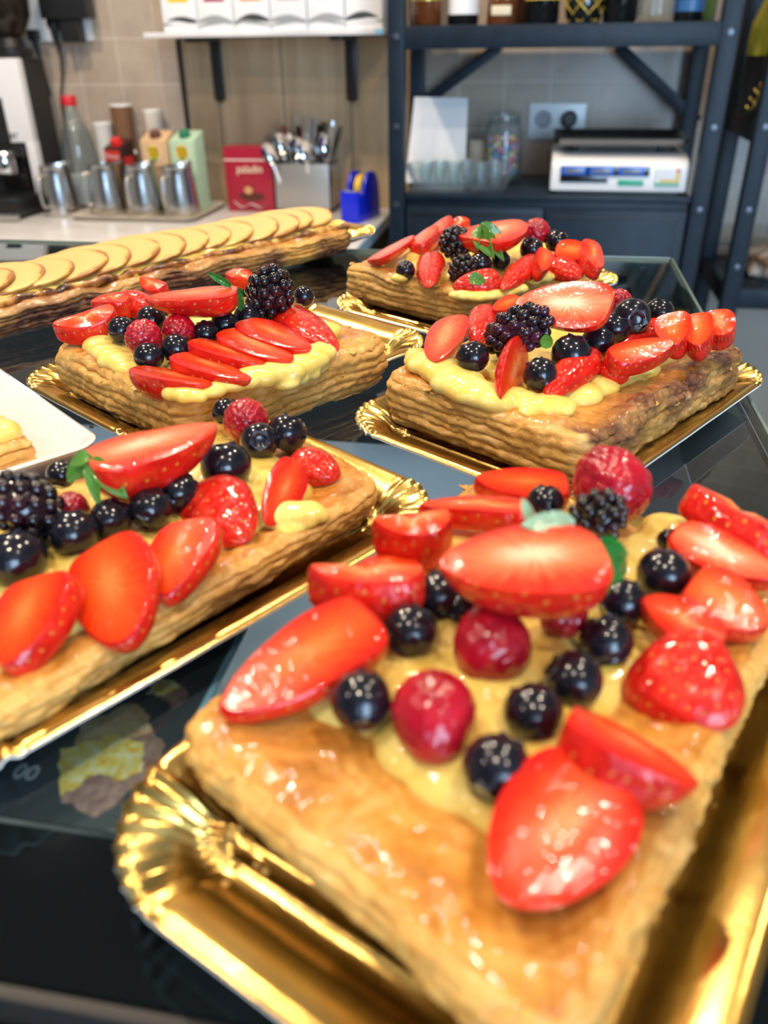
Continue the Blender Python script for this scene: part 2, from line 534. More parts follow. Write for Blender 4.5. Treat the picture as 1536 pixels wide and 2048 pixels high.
# shop front with a wide window opening
mb = MB()
mb.box((-1.6, -2.95, 0.2), (2.6, 0.1, 2.75)).box((1.1, -2.95, -0.9), (2.9, 0.1, 0.5)).box((1.1, -2.95, 1.5), (2.9, 0.1, 0.1))
struct('wall_front', mb, M['plaster_grey'])
struct('trim_window', MB().box((-0.28, -2.9, 0.4), (0.06, 0.12, 2.1)).box((1.1, -2.9, 0.4), (0.05, 0.12, 2.1)), M['black'])
# low beige panel along the bottom of the back wall, right
struct('baseboard_back', MB().box((1.3, WY - 0.006, -0.74), (2.2, 0.012, 0.82), bev=0.002).box((1.3, WY - 0.008, -0.318), (2.2, 0.016, 0.012)), M['beige_panel'])
# timber boarding behind the coffee corner, with its black edge trim
struct('wall_boarding', MB().box((-0.655, WY - 0.008, -0.30), (0.66, 0.016, 0.94)), M['oak'])
struct('trim_boarding', MB().box((-0.984, WY - 0.011, -0.30), (0.013, 0.022, 0.94), bev=0.002), M['black'])

# ------------------------------------------------------------------ display counter with glass top
CX0, CX1, CY0, CY1 = -1.35, 0.1135, 0.0775, 0.7245
BW = 0.0385
dc = thing('display_counter', 'glass topped black display counter carrying the gold trays of tarts', 'counter', ((CX0 + CX1) / 2, (CY0 + CY1) / 2, -1.15))
ox, oy, oz = dc.location
def cbox(mb, x0, x1, y0, y1, z0, z1, mi=0, bev=0.0):
    return mb.box(((x0 + x1) / 2 - ox, (y0 + y1) / 2 - oy, (z0 + z1) / 2 - oz), (x1 - x0, y1 - y0, z1 - z0), mi, bev)
cbox(MB(), CX0, CX1, CY0, CY1, -0.006, -0.0004, 0, 0.0006).build('glass_top', M['counter_glass'], dc)
mb = MB()
cbox(mb, CX0, CX1, CY0 + .001, CY0 + BW, -0.0085, -0.0064)
cbox(mb, CX0, CX1, CY1 - BW, CY1 - .001, -0.0085, -0.0064)
cbox(mb, CX1 - BW, CX1 - .001, CY0 + BW, CY1 - BW, -0.0085, -0.0064)
mb.build('black_border', M['black_glass'], dc)
mb = MB()
cbox(mb, CX1 + .0002, CX1 + .0022, CY0, CY1, -0.0075, -0.0002, 0, 0.0006)
cbox(mb, CX0, CX1, CY1 + .0002, CY1 + .002, -0.0075, -0.0002, 0, 0.0006)
mb.build('polished_edge', flat('green_glass_edge', (0.16, 0.22, 0.20), 0.15), dc)
mb = MB()
cbox(mb, CX0, CX1, CY0 - .0035, CY0 - .0005, -0.012, -0.0006, 0, 0.001)
cbox(mb, CX0, CX1, CY0 - .016, CY0 - .004, -0.030, -0.010, 0, 0.003)
mb.build('front_rail', M['alu'], dc)
mb = MB()
cbox(mb, CX0, CX1, CY0 - .004, CY0 + .010, -1.15, -0.031)
cbox(mb, CX1 - .012, CX1, CY0 + .011, CY1 - .011, -1.15, -0.010)
cbox(mb, CX0, CX1, CY1 - .010, CY1, -1.15, -0.010)
mb.build('side_panel', M['black'], dc)
cbox(MB(), CX0, CX1 - .013, CY0 + .011, CY1 - .011, -0.20, -0.185).build('display_deck', M['display_grey'], dc)

# printed menu sheet fixed under the glass
mp = thing('menu_poster', 'dark printed menu sheet with egg and ham picture under the glass', 'poster', (-0.087, 0.118, -0.0100))
MB().box((-0.13, 0.10, 0), (0.26, 0.196, 0.0006)).build('sheet', flat('menu_sheet_grey', (0.055, 0.065, 0.08), 0.4), mp)
def blobpoly(pts, z, amp, seed, n=6):
    out = []
    for i in range(len(pts)):
        a, b = pts[i], pts[(i + 1) % len(pts)]
        for k in range(n):
            t = k / n
            x, y = a[0] + (b[0] - a[0]) * t, a[1] + (b[1] - a[1]) * t
            w = noise.noise(Vector((x * 400, y * 400, seed)))
            out.append((x + amp * w, y + amp * noise.noise(Vector((y * 400, x * 400, seed + 9))), z))
    return out
def speckle(name, stops, sc):
    n = Nodes(name); n.color(n.ramp(n.noise(n.position(), sc, 4, 0.65), stops)); n.set(Roughness=0.4); return n.m
pm = [speckle('print_bread', [(0.3, (0.50, 0.28, 0.13)), (0.7, (0.85, 0.62, 0.38))], 260),
      speckle('print_ham', [(0.3, (0.22, 0.11, 0.10)), (0.7, (0.55, 0.34, 0.30))], 300),
      speckle('print_egg', [(0.35, (0.88, 0.48, 0.04)), (0.5, (0.92, 0.72, 0.22)), (0.66, (0.92, 0.90, 0.68))], 330)]
def printed(name, polys):
    mb = MB()
    for mi, pts, k in polys:
        p = blobpoly([(a + 0.087, b - 0.118) for a, b in pts], 0.0004 + 0.0001 * k, 0.0016, k + mi)
        mb.add(p, [list(range(len(p)))], mi)
    o = mb.build(name, pm, mp, False)
    return o
def q(*t): return [(a[0], a[1]) for a in t]
printed('printed_photo', [
    (1, q((-0.1098, 0.1270, -0.0095), (-0.0983, 0.1232, -0.0095), (-0.0910, 0.1368, -0.0095), (-0.0901, 0.1496, -0.0095), (-0.0973, 0.1541, -0.0095), (-0.1187, 0.1429, -0.0095)), 0),
    (0, q((-0.1148, 0.1436, -0.0095), (-0.0969, 0.1532, -0.0095), (-0.1001, 0.1597, -0.0095), (-0.1072, 0.1638, -0.0095), (-0.1182, 0.1527, -0.0095)), 1),
    (2, q((-0.1102, 0.1278, -0.0095), (-0.1064, 0.1360, -0.0095), (-0.0988, 0.1359, -0.0095), (-0.0928, 0.1391, -0.0095), (-0.0966, 0.1485, -0.0095), (-0.1064, 0.1507, -0.0095), (-0.1187, 0.1429, -0.0095)), 2)])
printed('printed_photo', [
    (1, q((-0.0999, 0.1671, -0.0095), (-0.0931, 0.1640, -0.0095), (-0.0914, 0.1696, -0.0095), (-0.0966, 0.1743, -0.0095)), 0),
    (2, q((-0.1050, 0.1678, -0.0095), (-0.0989, 0.1684, -0.0095), (-0.0954, 0.1734, -0.0095), (-0.1036, 0.1755, -0.0095)), 1)])
tp = (-0.1238, 0.1338, -0.0095)
text('lettering', '00', 0.007, (tp[0] + .087, tp[1] - .118, 0.0006), (0, 0, 0), M['white_paper'], mp, 0.0001)
MB().box((0.0012, 0.10, -0.0002), (0.002, 0.196, 0.001)).build('acrylic_edge', flat('pale_blue_acrylic', (0.35, 0.62, 0.85), 0.1), mp)

# ------------------------------------------------------------------ gold cake cards
def rrect(hl, hw, r, nc=44, ns=26):
    """(x, y, corner parameter 0..1 or None) round a rounded rectangle"""
    P = []
    for cx, cy, a0 in ((hl - r, hw - r, 0), (-(hl - r), hw - r, 90), (-(hl - r), -(hw - r), 180), (hl - r, -(hw - r), 270)):
        for k in range(nc):
            t = k / (nc - 1)
            a = radians(a0 + 90 * t)
            P.append((cx + r * cos(a), cy + r * sin(a), t))
        nxt = {0: (-(hl - r), hw), 90: (-hl, -(hw - r)), 180: (hl - r, -hw), 270: (hl, hw - r)}[a0]
        x0, y0, _ = P[-1]
        for k in range(1, ns):
            t = k / ns
            P.append((x0 + (nxt[0] - x0) * t, y0 + (nxt[1] - y0) * t, None))
    return P

def tray_mesh(hl, hw, seed):
    prof = [(0.0, .0088), (.0012, .0097), (.0035, .0094), (.0080, .0077), (.0115, .0063), (.0135, .0048), (.0155, .0030), (.0175, .0014), (.0195, .0009),
            (.0225, .0009), (.0235, .0019), (.0248, .0009), (.0280, .0009), (.0290, .0019), (.0303, .0009), (.036, .0009)]
    r0 = 0.031
    rings = []
    for d, z in prof:
        rings.append((rrect(hl - d, hw - d, max(r0 - d, .003)), z, d))
    mb = MB()
    n = len(rings[0][0])
    vs, fs = [], []
    rnd = random.Random(seed)
    ph = rnd.random() * 10
    for ring, z, d in rings:
        for i, (x, y, t) in enumerate(ring):
            zz, sc = z, 0.0
            if t is not None:
                win = min(1, min(t, 1 - t) * 7)
                fade = 1.0 if d < .0125 else max(0, 1 - (d - .0125) / .016)
                c = cos(2 * pi * 8.5 * t + ph)
                zz += 0.00125 * c * win * fade
                if d < .004: sc = 0.0003 * cos(2 * pi * 8.5 * t + ph + 1.2) * win
            zz += 0.00025 * noise.noise(Vector((x * 60, y * 60, seed))) * (1 if d < .02 else .4)
            L = sqrt(x * x + y * y)
            vs.append((x * (1 + sc / L), y * (1 + sc / L), max(zz, 0.0006)))
    for j in range(len(rings) - 1):
        for i in range(n):
            k = (i + 1) % n
            fs.append([j * n + i, j * n + k, (j + 1) * n + k, (j + 1) * n + i])
    c = len(vs); vs.append((0, 0, .0009))
    b = (len(rings) - 1) * n
    for i in range(n): fs.append([b + i, b + (i + 1) % n, c])
    mb.add(vs, fs, 0)
    # white cut edge and underside
    under = []
    for i in range(n):
        x, y, z = vs[i]; under.append((x, y, z - .0009))
    us = vs[:n] + under
    for i, (x, y, t) in enumerate(rrect(hl - .0175, hw - .0175, r0 - .0175)): us.append((x, y, 0.0))
    uf = []
    for j in range(2):
        for i in range(n):
            k = (i + 1) % n
            uf.append([j * n + k, j * n + i, (j + 1) * n + i, (j + 1) * n + k])
    uf.append([2 * n + i for i in range(n)][::-1])
    mb.add(us, uf, 1)
    return mb

def gold_tray(c, ang, hl, hw, label, seed, group='gold cake trays on the glass counter'):
    o = tray_mesh(hl, hw, seed).build('cake_tray', [M['gold'], M['card']], None, True, 55)
    o.location = (c[0], c[1], 0.0002)
    o.rotation_euler = (0, 0, radians(ang))
    return set_props(o, label, 'tray', group)

gold_tray((0.0108, 0.1684), 65.8, 0.1040, 0.0668, 'gold pleated card tray under the nearest tart, front right', 1)
gold_tray((-0.1285, 0.2205), 56.0, 0.100, 0.065, 'gold card tray under the tart cut off by the left edge', 2)
gold_tray((-0.1585, 0.4120), 57.0, 0.100, 0.068, 'gold card tray under the middle left tart with fanned strawberries', 3)
gold_tray((0.0220, 0.3838), 57.0, 0.100, 0.066, 'gold card tray under the tart with dark crinkled pastry side', 4)
gold_tray((-0.0330, 0.5720), 57.0, 0.100, 0.062, 'gold card tray under the farthest fruit tart, back right', 5)
gold_tray((-0.3150, 0.5840), 58.0, 0.250, 0.058, 'long gold card tray under the apple tart', 6)

# ------------------------------------------------------------------ pastry
def loop_from_quad(quad, n=420, rad=14):
    pts = []
    per = [(Vector(quad[(i + 1) % 4]) - Vector(quad[i])).length for i in range(4)]
    tot = sum(per)
    for i in range(4):
        a, b = Vector(quad[i]), Vector(quad[(i + 1) % 4])
        k = max(4, round(n * per[i] / tot))
        pts += [a + (b - a) * (j / k) for j in range(k)]
    N = len(pts)
    out = []
    for i in range(N):
        s = Vector((0, 0))
        w = 0
        for j in range(-rad, rad + 1):
            ww = cos(j / (rad + 1) * pi / 2)
            s += pts[(i + j) % N] * ww; w += ww
        out.append(s / w)
    return out

def pastry(name, quad, z0, z1, seed, parent, bake=None, layers=6, zdip=0.0025, rough=1.0, ragged=0.0025, under=0.0045):
    loop = loop_from_quad(quad)
    N = len(loop)
    cen = sum((Vector(p) for p in quad), Vector((0, 0))) / 4
    nor = []
    for i in range(N):
        t = (loop[(i + 1) % N] - loop[(i - 1) % N]).normalized()
        nr = Vector((t.y, -t.x))
        if nr.dot(loop[i] - cen) < 0: nr = -nr
        nor.append(nr)
    mb = MB()
    vs, fs, mi, bk = [], [], [], []
    MS = 34
    def ztop(p): return z1 + ragged * noise.noise(Vector((p.x * 38, p.y * 38, seed))) + 0.0008 * noise.noise(Vector((p.x * 190, p.y * 190, seed)))
    edge = []
    for k in range(MS + 1):
        h = k / MS
        for i in range(N):
            p = loop[i]
            zt = ztop(p)
            wob = 0.07 * noise.noise(Vector((p.x * 26, p.y * 26, seed + 3 + h * 2)))
            lf = (h + wob) * layers
            li, fr = math.floor(lf), lf - math.floor(lf)
            prof = -under * (1 - min(1, h * (3.2 if under < .006 else 1.6))) ** 1.6 - 0.0030 * max(0, (h - 0.80) / 0.20) ** 2 + 0.0010 * sin(h * pi)
            lay = 0.0015 * noise.noise(Vector((p.x * 42, p.y * 42, li * 7.31 + seed))) + 0.0005 * noise.noise(Vector((p.x * 240, p.y * 240, li * 3.1 + seed)))
            notch = -0.0016 * max(0, 1 - fr / 0.30) * max(0.0, 0.15 + 1.5 * noise.noise(Vector((p.x * 48, p.y * 48, li * 1.7 + seed + 20))))
            lip = 0.0006 * sin(fr * pi)
            bq = bake(p, min(h, .99), nor[i]) if bake else 0.0
            crk = (0.0006 * rough + .0016 * max(0, bq - .25)) * noise.noise(Vector((p.x * 330, p.y * 330, h * 9 + seed))) + 0.0008 * rough * noise.noise(Vector((p.x * 120, p.y * 120, h * 5 + seed)))
            endf = min(1, (1 - h) * 8 + .15) if h > .9 else 1
            off = prof + (lay + notch + lip) * rough * endf + crk
            q = p + nor[i] * off
            vs.append((q.x, q.y, z0 + (zt - z0) * h))
            b = bake(p, h, nor[i]) if bake else 0.0
            bk.append(b)
            if k == MS: edge.append((q, zt))
    for k in range(MS):
        for i in range(N):
            j = (i + 1) % N
            fs.append([k * N + i, k * N + j, (k + 1) * N + j, (k + 1) * N + i]); mi.append(0)
    J = 26
    base = MS * N
    for j in range(1, J):
        s = (j / J) ** 1.15
        for i in range(N):
            q0, zt = edge[i]
            q = q0 + (cen - q0) * s
            w = min(1.0, s / 0.42); w = w * w * (3 - 2 * w)
            bump = 0.0011 * noise.noise(Vector((q.x * 85, q.y * 85, seed + 5))) + 0.0006 * noise.noise(Vector((q.x * 260, q.y * 260, seed + 6)))
            rise = 0.0010 * sin(min(1, s / 0.16) * pi)
            vs.append((q.x, q.y, zt * (1 - w) + (z1 - zdip) * w + bump + rise))
            bk.append(bake(q, 1.0, nor[i]) if bake else 0.0)
        for i in range(N):
            k = (i + 1) % N
            fs.append([base + i, base + k, base + N + k, base + N + i]); mi.append(1)
        base += N
    c = len(vs); vs.append((cen.x, cen.y, z1 - zdip)); bk.append(0)
    for i in range(N): fs.append([base + i, base + (i + 1) % N, c]); mi.append(1)
    fs.append(list(range(N))[::-1]); mi.append(0)
    px, py, pz = parent.location
    mb.add([(x - px, y - py, z - pz) for x, y, z in vs], fs, 0)
    mb.m = mi
    o = mb.build(name, [M['pastry_side'], M['pastry_top']], parent, True, 60)
    at = o.data.attributes.new('bake', 'FLOAT', 'POINT')
    at.data.foreach_set('value', bk)
    return o

def lumps(name, blobs, parent, m, voxel=0.0010, sm=6):
    """soft merged mass from overlapping ellipsoids"""
    mb = MB()
    for x, y, z, rx, ry, rz in blobs:
        mb.sphere((x, y, z), (rx, ry, rz), 20, 12)
    o = mb.build('tmp', m, None)
    md = o.modifiers.new('r', 'REMESH'); md.mode = 'VOXEL'; md.voxel_size = voxel; md.use_smooth_shade = True
    s = o.modifiers.new('s', 'SMOOTH'); s.iterations = sm; s.factor = 0.5
    dg = bpy.context.evaluated_depsgraph_get()
    me = bpy.data.meshes.new_from_object(o.evaluated_get(dg))
    bpy.data.objects.remove(o)
    px, py, pz = parent.location
    me.transform(Matrix.Translation((-px, -py, -pz)))
    me.polygons.foreach_set('use_smooth', [True] * len(me.polygons))
    if not me.materials: me.materials.append(m)
    return obj_from(name, me, parent)

def quad_uv(quad):
    a, b, c, d = [Vector(p) for p in quad]
    return lambda u, v: a * (1 - u) * (1 - v) + b * u * (1 - v) + c * u * v + d * (1 - u) * v

def custard_bed(parent, quad, z, u0, u1, v0, v1, seed, extra=()):
    rnd = random.Random(seed)
    f = quad_uv(quad)
    bl = []
    nu, nv = 9, 6
    for i in range(nu):
        for j in range(nv):
            u = u0 + (u1 - u0) * (i + .5) / nu
            v = v0 + (v1 - v0) * (j + .5) / nv
            p = f(u, v)
            r = rnd.uniform(.0085, .0115)
            bl.append((p.x + rnd.uniform(-.002, .002), p.y + rnd.uniform(-.002, .002), z - .0022 + rnd.uniform(-.001, .001), r * 1.25, r * 1.25, rnd.uniform(.0045, .0062)))
    more = []
    for p, r_ in zip(extra, extra[1:]):
        if (Vector(p[:2]) - Vector(r_[:2])).length < .032:
            for t in (.33, .67): more.append(tuple(p[i] + (r_[i] - p[i]) * t for i in range(4)))
    for (x, y, zz, r) in list(extra) + more:
        bl.append((x, y, zz, r, r * rnd.uniform(.8, 1.1), r * rnd.uniform(.42, .58)))
        for k in range(2):
            a = rnd.uniform(0, 2 * pi)
            bl.append((x + r * .6 * cos(a), y + r * .6 * sin(a), zz, r * .6, r * .6, r * rnd.uniform(.34, .5)))
    return lumps('custard', bl, parent, M['custard'])

TARTS = {
    'near':  dict(q=[(0.0150, 0.0690), (0.0845, 0.2130), (-0.0100, 0.2760), (-0.0760, 0.1290)], z1=.020, seed=11, bed=(.20, .95, .26, .90)),
    'left':  dict(q=[(-0.1270, 0.1200), (-0.0475, 0.2620), (-0.1230, 0.3270), (-0.2060, 0.1760)], z1=.018, seed=23, bed=(.0, .86, .22, .85)),
    'mid_left': dict(q=[(-0.1410, 0.2980), (-0.0690, 0.4000), (-0.1640, 0.4680), (-0.2400, 0.3623)], z1=.0285, seed=37, bed=(.16, .84, .18, .85)),
    'mid_right': dict(q=[(0.0265, 0.2890), (0.1090, 0.4150), (0.0165, 0.4762), (-0.0652, 0.3504)], z1=.0275, seed=41, bed=(.24, .92, .22, .88)),
    'back':  dict(q=[(-0.0370, 0.4930), (0.0460, 0.6190), (-0.0476, 0.6787), (-0.1293, 0.5529)], z1=.027, seed=59, bed=(.16, .90, .16, .88)),
}
LBL = {
    'near': 'nearest fruit tart, golden puff pastry with a bare glazed front edge',
    'left': 'fruit tart cut off by the left edge of the photo, pale glazed pastry side',
    'mid_left': 'middle left fruit tart with a fan of sliced strawberries along its front',
    'mid_right': 'fruit tart with dark crinkled pastry side and yellow custard bulging in front',
    'back': 'farthest fruit tart at the back right beside the counter corner',
}
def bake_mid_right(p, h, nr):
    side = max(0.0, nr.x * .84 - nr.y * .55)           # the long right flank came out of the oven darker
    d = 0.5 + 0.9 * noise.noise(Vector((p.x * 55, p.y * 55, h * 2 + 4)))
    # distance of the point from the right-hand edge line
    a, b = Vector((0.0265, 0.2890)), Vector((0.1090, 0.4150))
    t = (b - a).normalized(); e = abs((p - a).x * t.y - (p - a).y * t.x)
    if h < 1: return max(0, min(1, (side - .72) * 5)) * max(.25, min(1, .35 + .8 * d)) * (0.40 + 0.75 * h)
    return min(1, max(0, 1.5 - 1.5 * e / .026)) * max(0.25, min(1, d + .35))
def bake_small(s):
    return lambda p, h, nr: max(0.0, min(.45, 0.7 * noise.noise(Vector((p.x * 40, p.y * 40, s + h)))))

EXTRA = {
    'near': [(-0.0085, 0.1245, 0.0195, 0.0055), (-0.0001, 0.1213, 0.0185, 0.0043), (0.0489, 0.2358, 0.0220, 0.0081), (-0.0047, 0.1537, 0.0215, 0.0087), (0.0111, 0.1698, 0.0215, 0.0092), (-0.0275, 0.1398, 0.0195, 0.0048)],
    'left': [(-0.0790, 0.2307, 0.0190, 0.0069), (-0.0700, 0.2338, 0.0200, 0.0059), (-0.0654, 0.2328, 0.0180, 0.0035), (-0.0748, 0.2246, 0.0170, 0.0042), (-0.1367, 0.2325, 0.0210, 0.0089), (-0.1061, 0.2739, 0.0190, 0.0079)],
    'mid_left': [(-0.2100, 0.3614, 0.0300, 0.0088), (-0.1966, 0.3475, 0.0290, 0.0085), (-0.1845, 0.3380, 0.0280, 0.0076), (-0.2183, 0.3722, 0.0300, 0.0069), (-0.1436, 0.3034, 0.0315, 0.0068), (-0.1360, 0.3012, 0.0310, 0.0051), (-0.1200, 0.3260, 0.0310, 0.0085), (-0.1133, 0.3341, 0.0300, 0.0091), (-0.1029, 0.3475, 0.0300, 0.0093), (-0.0967, 0.3616, 0.0315, 0.0084), (-0.1013, 0.3961, 0.0315, 0.0077), (-0.1068, 0.3349, 0.0260, 0.0073), (-0.0980, 0.3559, 0.0260, 0.0064)],
    'mid_right': [(-0.0454, 0.3563, 0.0310, 0.0090), (-0.0374, 0.3475, 0.0310, 0.0102), (-0.0284, 0.3358, 0.0300, 0.0105), (-0.0200, 0.3277, 0.0290, 0.0097), (-0.0112, 0.3230, 0.0280, 0.0089), (-0.0029, 0.3270, 0.0280, 0.0077), (0.0076, 0.3192, 0.0280, 0.0081), (0.0148, 0.3203, 0.0280, 0.0081), (-0.0499, 0.3632, 0.0320, 0.0064), (0.0037, 0.3141, 0.0270, 0.0043), (0.0423, 0.3590, 0.0310, 0.0074), (0.0514, 0.3635, 0.0310, 0.0061)],
    'back': [(-0.0818, 0.5675, 0.0310, 0.0062), (-0.0433, 0.4911, 0.0260, 0.0061), (-0.0326, 0.4891, 0.0260, 0.0066), (-0.0209, 0.4940, 0.0260, 0.0061), (-0.0080, 0.5092, 0.0270, 0.0068), (0.0085, 0.5384, 0.0280, 0.0071), (0.0008, 0.5247, 0.0280, 0.0063), (-0.0833, 0.5202, 0.0280, 0.0058)],
}
tart_roots = {}
for key, t in TARTS.items():
    qd = t['q']
    c = [sum(p[0] for p in qd) / 4, sum(p[1] for p in qd) / 4]
    root = thing('fruit_tart', LBL[key], 'tart', (c[0], c[1], 0.0022), 0, 'fruit tarts on gold trays')
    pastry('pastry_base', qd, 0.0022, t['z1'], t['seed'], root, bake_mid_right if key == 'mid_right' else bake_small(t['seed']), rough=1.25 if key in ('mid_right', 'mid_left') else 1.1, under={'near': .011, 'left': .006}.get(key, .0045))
    u0, u1, v0, v1 = t['bed']
    custard_bed(root, qd, t['z1'], u0, u1, v0, v1, t['seed'], EXTRA[key])
    tart_roots[key] = root

# ------------------------------------------------------------------ apple tart
A2, B2 = Vector((0.530, 0.848)), Vector((-0.848, 0.530))
ar = Vector((-0.1480, 0.7120))
aq = [tuple(ar - A2 * .52), tuple(ar), tuple(ar + B2 * .086), tuple(ar - A2 * .52 + B2 * .086)]
acn = sum((Vector(p) for p in aq), Vector((0, 0))) / 4
at_root = thing('apple_tart', 'long apple tart of overlapping browned apple slices on gold card', 'tart', (acn.x, acn.y, 0.0022))
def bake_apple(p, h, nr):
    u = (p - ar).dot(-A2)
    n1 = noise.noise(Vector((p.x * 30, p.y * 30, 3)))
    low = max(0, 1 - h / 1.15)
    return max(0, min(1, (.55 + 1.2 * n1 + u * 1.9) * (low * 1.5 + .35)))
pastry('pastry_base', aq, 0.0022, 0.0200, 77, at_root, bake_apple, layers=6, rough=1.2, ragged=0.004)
bl = []
rnd = random.Random(5)
for i in range(58):
    p = ar - A2 * (.008 + .0088 * i) + B2 * .046
    bl.append((p.x, p.y, .0195, .012, .028, .0070))
    p = ar - A2 * (.006 + .0088 * i) + B2 * (.021 + rnd.uniform(-.002, .003))
    bl.append((p.x, p.y, .0203, .009, .009, rnd.uniform(.004, .0062)))
lumps('custard', bl, at_root, M['custard'], 0.0016, 8)
# browned ridge blistered along the front of the filling
mb = MB()
pts, rs = [], []
for i in range(180):
    s = i / 179
    p = ar - A2 * (.004 + .51 * s) + B2 * (.0125 + .0025 * noise.noise(Vector((s * 30, 1, 2))))
    pts.append((p.x - acn.x, p.y - acn.y, .0210 - .0022 + .0016 * noise.noise(Vector((s * 44, 5, 2)))))
    rs.append(.0030 + .0016 * noise.noise(Vector((s * 60, 7, 1))))
mb.tube(pts, rs, 10)
n = Nodes('scorched_pastry_rim')
n.color(n.ramp(n.noise(n.position(), 60, 4, 0.6), [(0.38, (0.05, 0.016, 0.010)), (0.5, (0.30, 0.10, 0.02)), (0.62, (0.70, 0.36, 0.07)), (0.75, (0.82, 0.58, 0.18))]))
n.set(Roughness=0.35, Coat_Weight=0.5, Coat_Roughness=0.1); n.bump(n.noise(n.position(), 220, 3), 0.6, 0.001)
mb.build('browned_rim', n.m, at_root)

def disc_mesh():
    mb = MB()
    prof = [(0, .5), (.30, .49), (.44, .44), (.485, .36), (.5, .15), (.5, -.3), (.48, -.5), (0, -.5)]
    mb.lathe([(r, z) for r, z in prof[::-1]], n=48)
    me = mb.mesh('apple_slice', M['apple'], True, 50)
    for v in me.vertices:
        a = atan2(v.co.y, v.co.x)
        v.co.x *= 1 + .05 * cos(2 * a) + .03 * cos(3 * a + 1)
        v.co.z += (v.co.y ** 2) * -.35
    return me
apple_me = disc_mesh()
for i in range(22):
    p = ar - A2 * (.030 + .0225 * i + rnd.uniform(-.002, .002)) + B2 * (.0475 + rnd.uniform(-.002, .002))
    o = obj_from('apple_slice', apple_me, at_root)
    o.location = (p.x - acn.x, p.y - acn.y, .0275 + rnd.uniform(-.0006, .0006) - .0022)
    o.scale = (rnd.uniform(.056, .064), rnd.uniform(.066, .074), .0036)
    o.rotation_euler = (rnd.uniform(-.03, .03), -radians(8 + rnd.uniform(-1.5, 1.5)), radians(58) + rnd.uniform(-.08, .08))

# ------------------------------------------------------------------ fruit
def berry_r(t):
    return (max(t, 0) ** 0.27) * (max(1 - t, 0) ** 0.56) / 0.594 * 0.5
NT = 30
def strawberry_half(seed):
    rnd = random.Random(seed)
    mb = MB(); uv = []
    ts = [0.5 - 0.5 * cos(pi * i / NT) for i in range(NT + 1)]
    F = 22
    vs, fs = [], []
    for t in ts:
        r = berry_r(t)
        for k in range(F + 1):
            ph = pi * k / F
            w = 1 + .05 * noise.noise(Vector((t * 3, cos(ph) * 1.5, seed * 3.7)))
            vs.append((t - .5, r * cos(ph) * w, -r * sin(ph) * w * (1 if .02 < ph < 3.1 else 1)))
            uv.append((t * 7.5, ph / pi * 7))
    for i in range(NT):
        for k in range(F):
            a = i * (F + 1) + k
            fs.append([a, a + 1, a + F + 2, a + F + 1])
    mb.add(vs, fs, 0)
    G = 16
    b0 = len(mb.v); vs, fs = [], []
    for i, t in enumerate(ts):
        L = Vector(mb.v[i * (F + 1)]); Rr = Vector(mb.v[i * (F + 1) + F])
        for k in range(G + 1):
            s = k / G
            p = L * (1 - s) + Rr * s
            e = 1 - abs(2 * s - 1) ** 4
            vs.append((p.x, p.y, p.z + .035 * e * min(1, berry_r(t) * 4) + .012 * noise.noise(Vector((p.x * 5, p.y * 5, seed)))* e))
            uv.append((0, 0))
    for i in range(NT):
        for k in range(G):
            a = i * (G + 1) + k
            fs.append([a, a + G + 1, a + G + 2, a + 1])
    mb.add(vs, fs, 1)
    return mb, uv

def strawberry_slice(seed):
    """slab cut lengthways: two flesh faces and a skin rim, object z in -0.5..0.5"""
    mb = MB(); uv = []
    ts = [0.5 - 0.5 * cos(pi * i / NT) for i in range(NT + 1)]
    out = []
    for t in ts: out.append((t - .5, berry_r(t)))
    loop = [(x, y) for x, y in out] + [(x, -y) for x, y in out[::-1][1:-1]]
    n = len(loop)
    loop = [(x * (1 + .05 * noise.noise(Vector((x * 3, y * 3, seed)))), y * (1 + .07 * noise.noise(Vector((x * 3, y * 3, seed + 4))))) for x, y in loop]
    prof = [(.93, .5), (.985, .40), (1.0, .15), (1.0, -.15), (.985, -.40), (.93, -.5)]
    bend = random.Random(seed).uniform(-.5, .5)
    def zz(x, y, z): return z + bend * (x * x * 2.0)
    vs, fs = [], []
    for s, z in prof:
        for k, (x, y) in enumerate(loop):
            vs.append((x * s, y * s, zz(x, y, z))); uv.append((k / n * 22, z * 1.3))
    for j in range(len(prof) - 1):
        for k in range(n):
            k2 = (k + 1) % n
            fs.append([j * n + k, j * n + k2, (j + 1) * n + k2, (j + 1) * n + k])
    mb.add(vs, fs, 0)
    for sgn in (1, -1):
        vs, fs = [], []
        rings = [.93, .75, .5, .25]
        for s in rings:
            for x, y in loop:
                vs.append((x * s, y * s, zz(x, y, .5 * sgn) + .05 * sgn * (1 - (s / .93) ** 3) + .03 * noise.noise(Vector((x * s * 6, y * s * 6, seed + sgn)))* (1 - s / .93))); uv.append((0, 0))
        vs.append((0, 0, zz(0, 0, .6 * sgn))); uv.append((0, 0))
        for j in range(3):
            for k in range(n):
                k2 = (k + 1) % n
                f = [j * n + k, (j + 1) * n + k, (j + 1) * n + k2, j * n + k2]
                fs.append(f[::-1] if sgn > 0 else f)
        for k in range(n):
            f = [3 * n + k, 4 * n, 3 * n + (k + 1) % n]
            fs.append(f[::-1] if sgn > 0 else f)
        mb.add(vs, fs, 1)
    return mb, uv

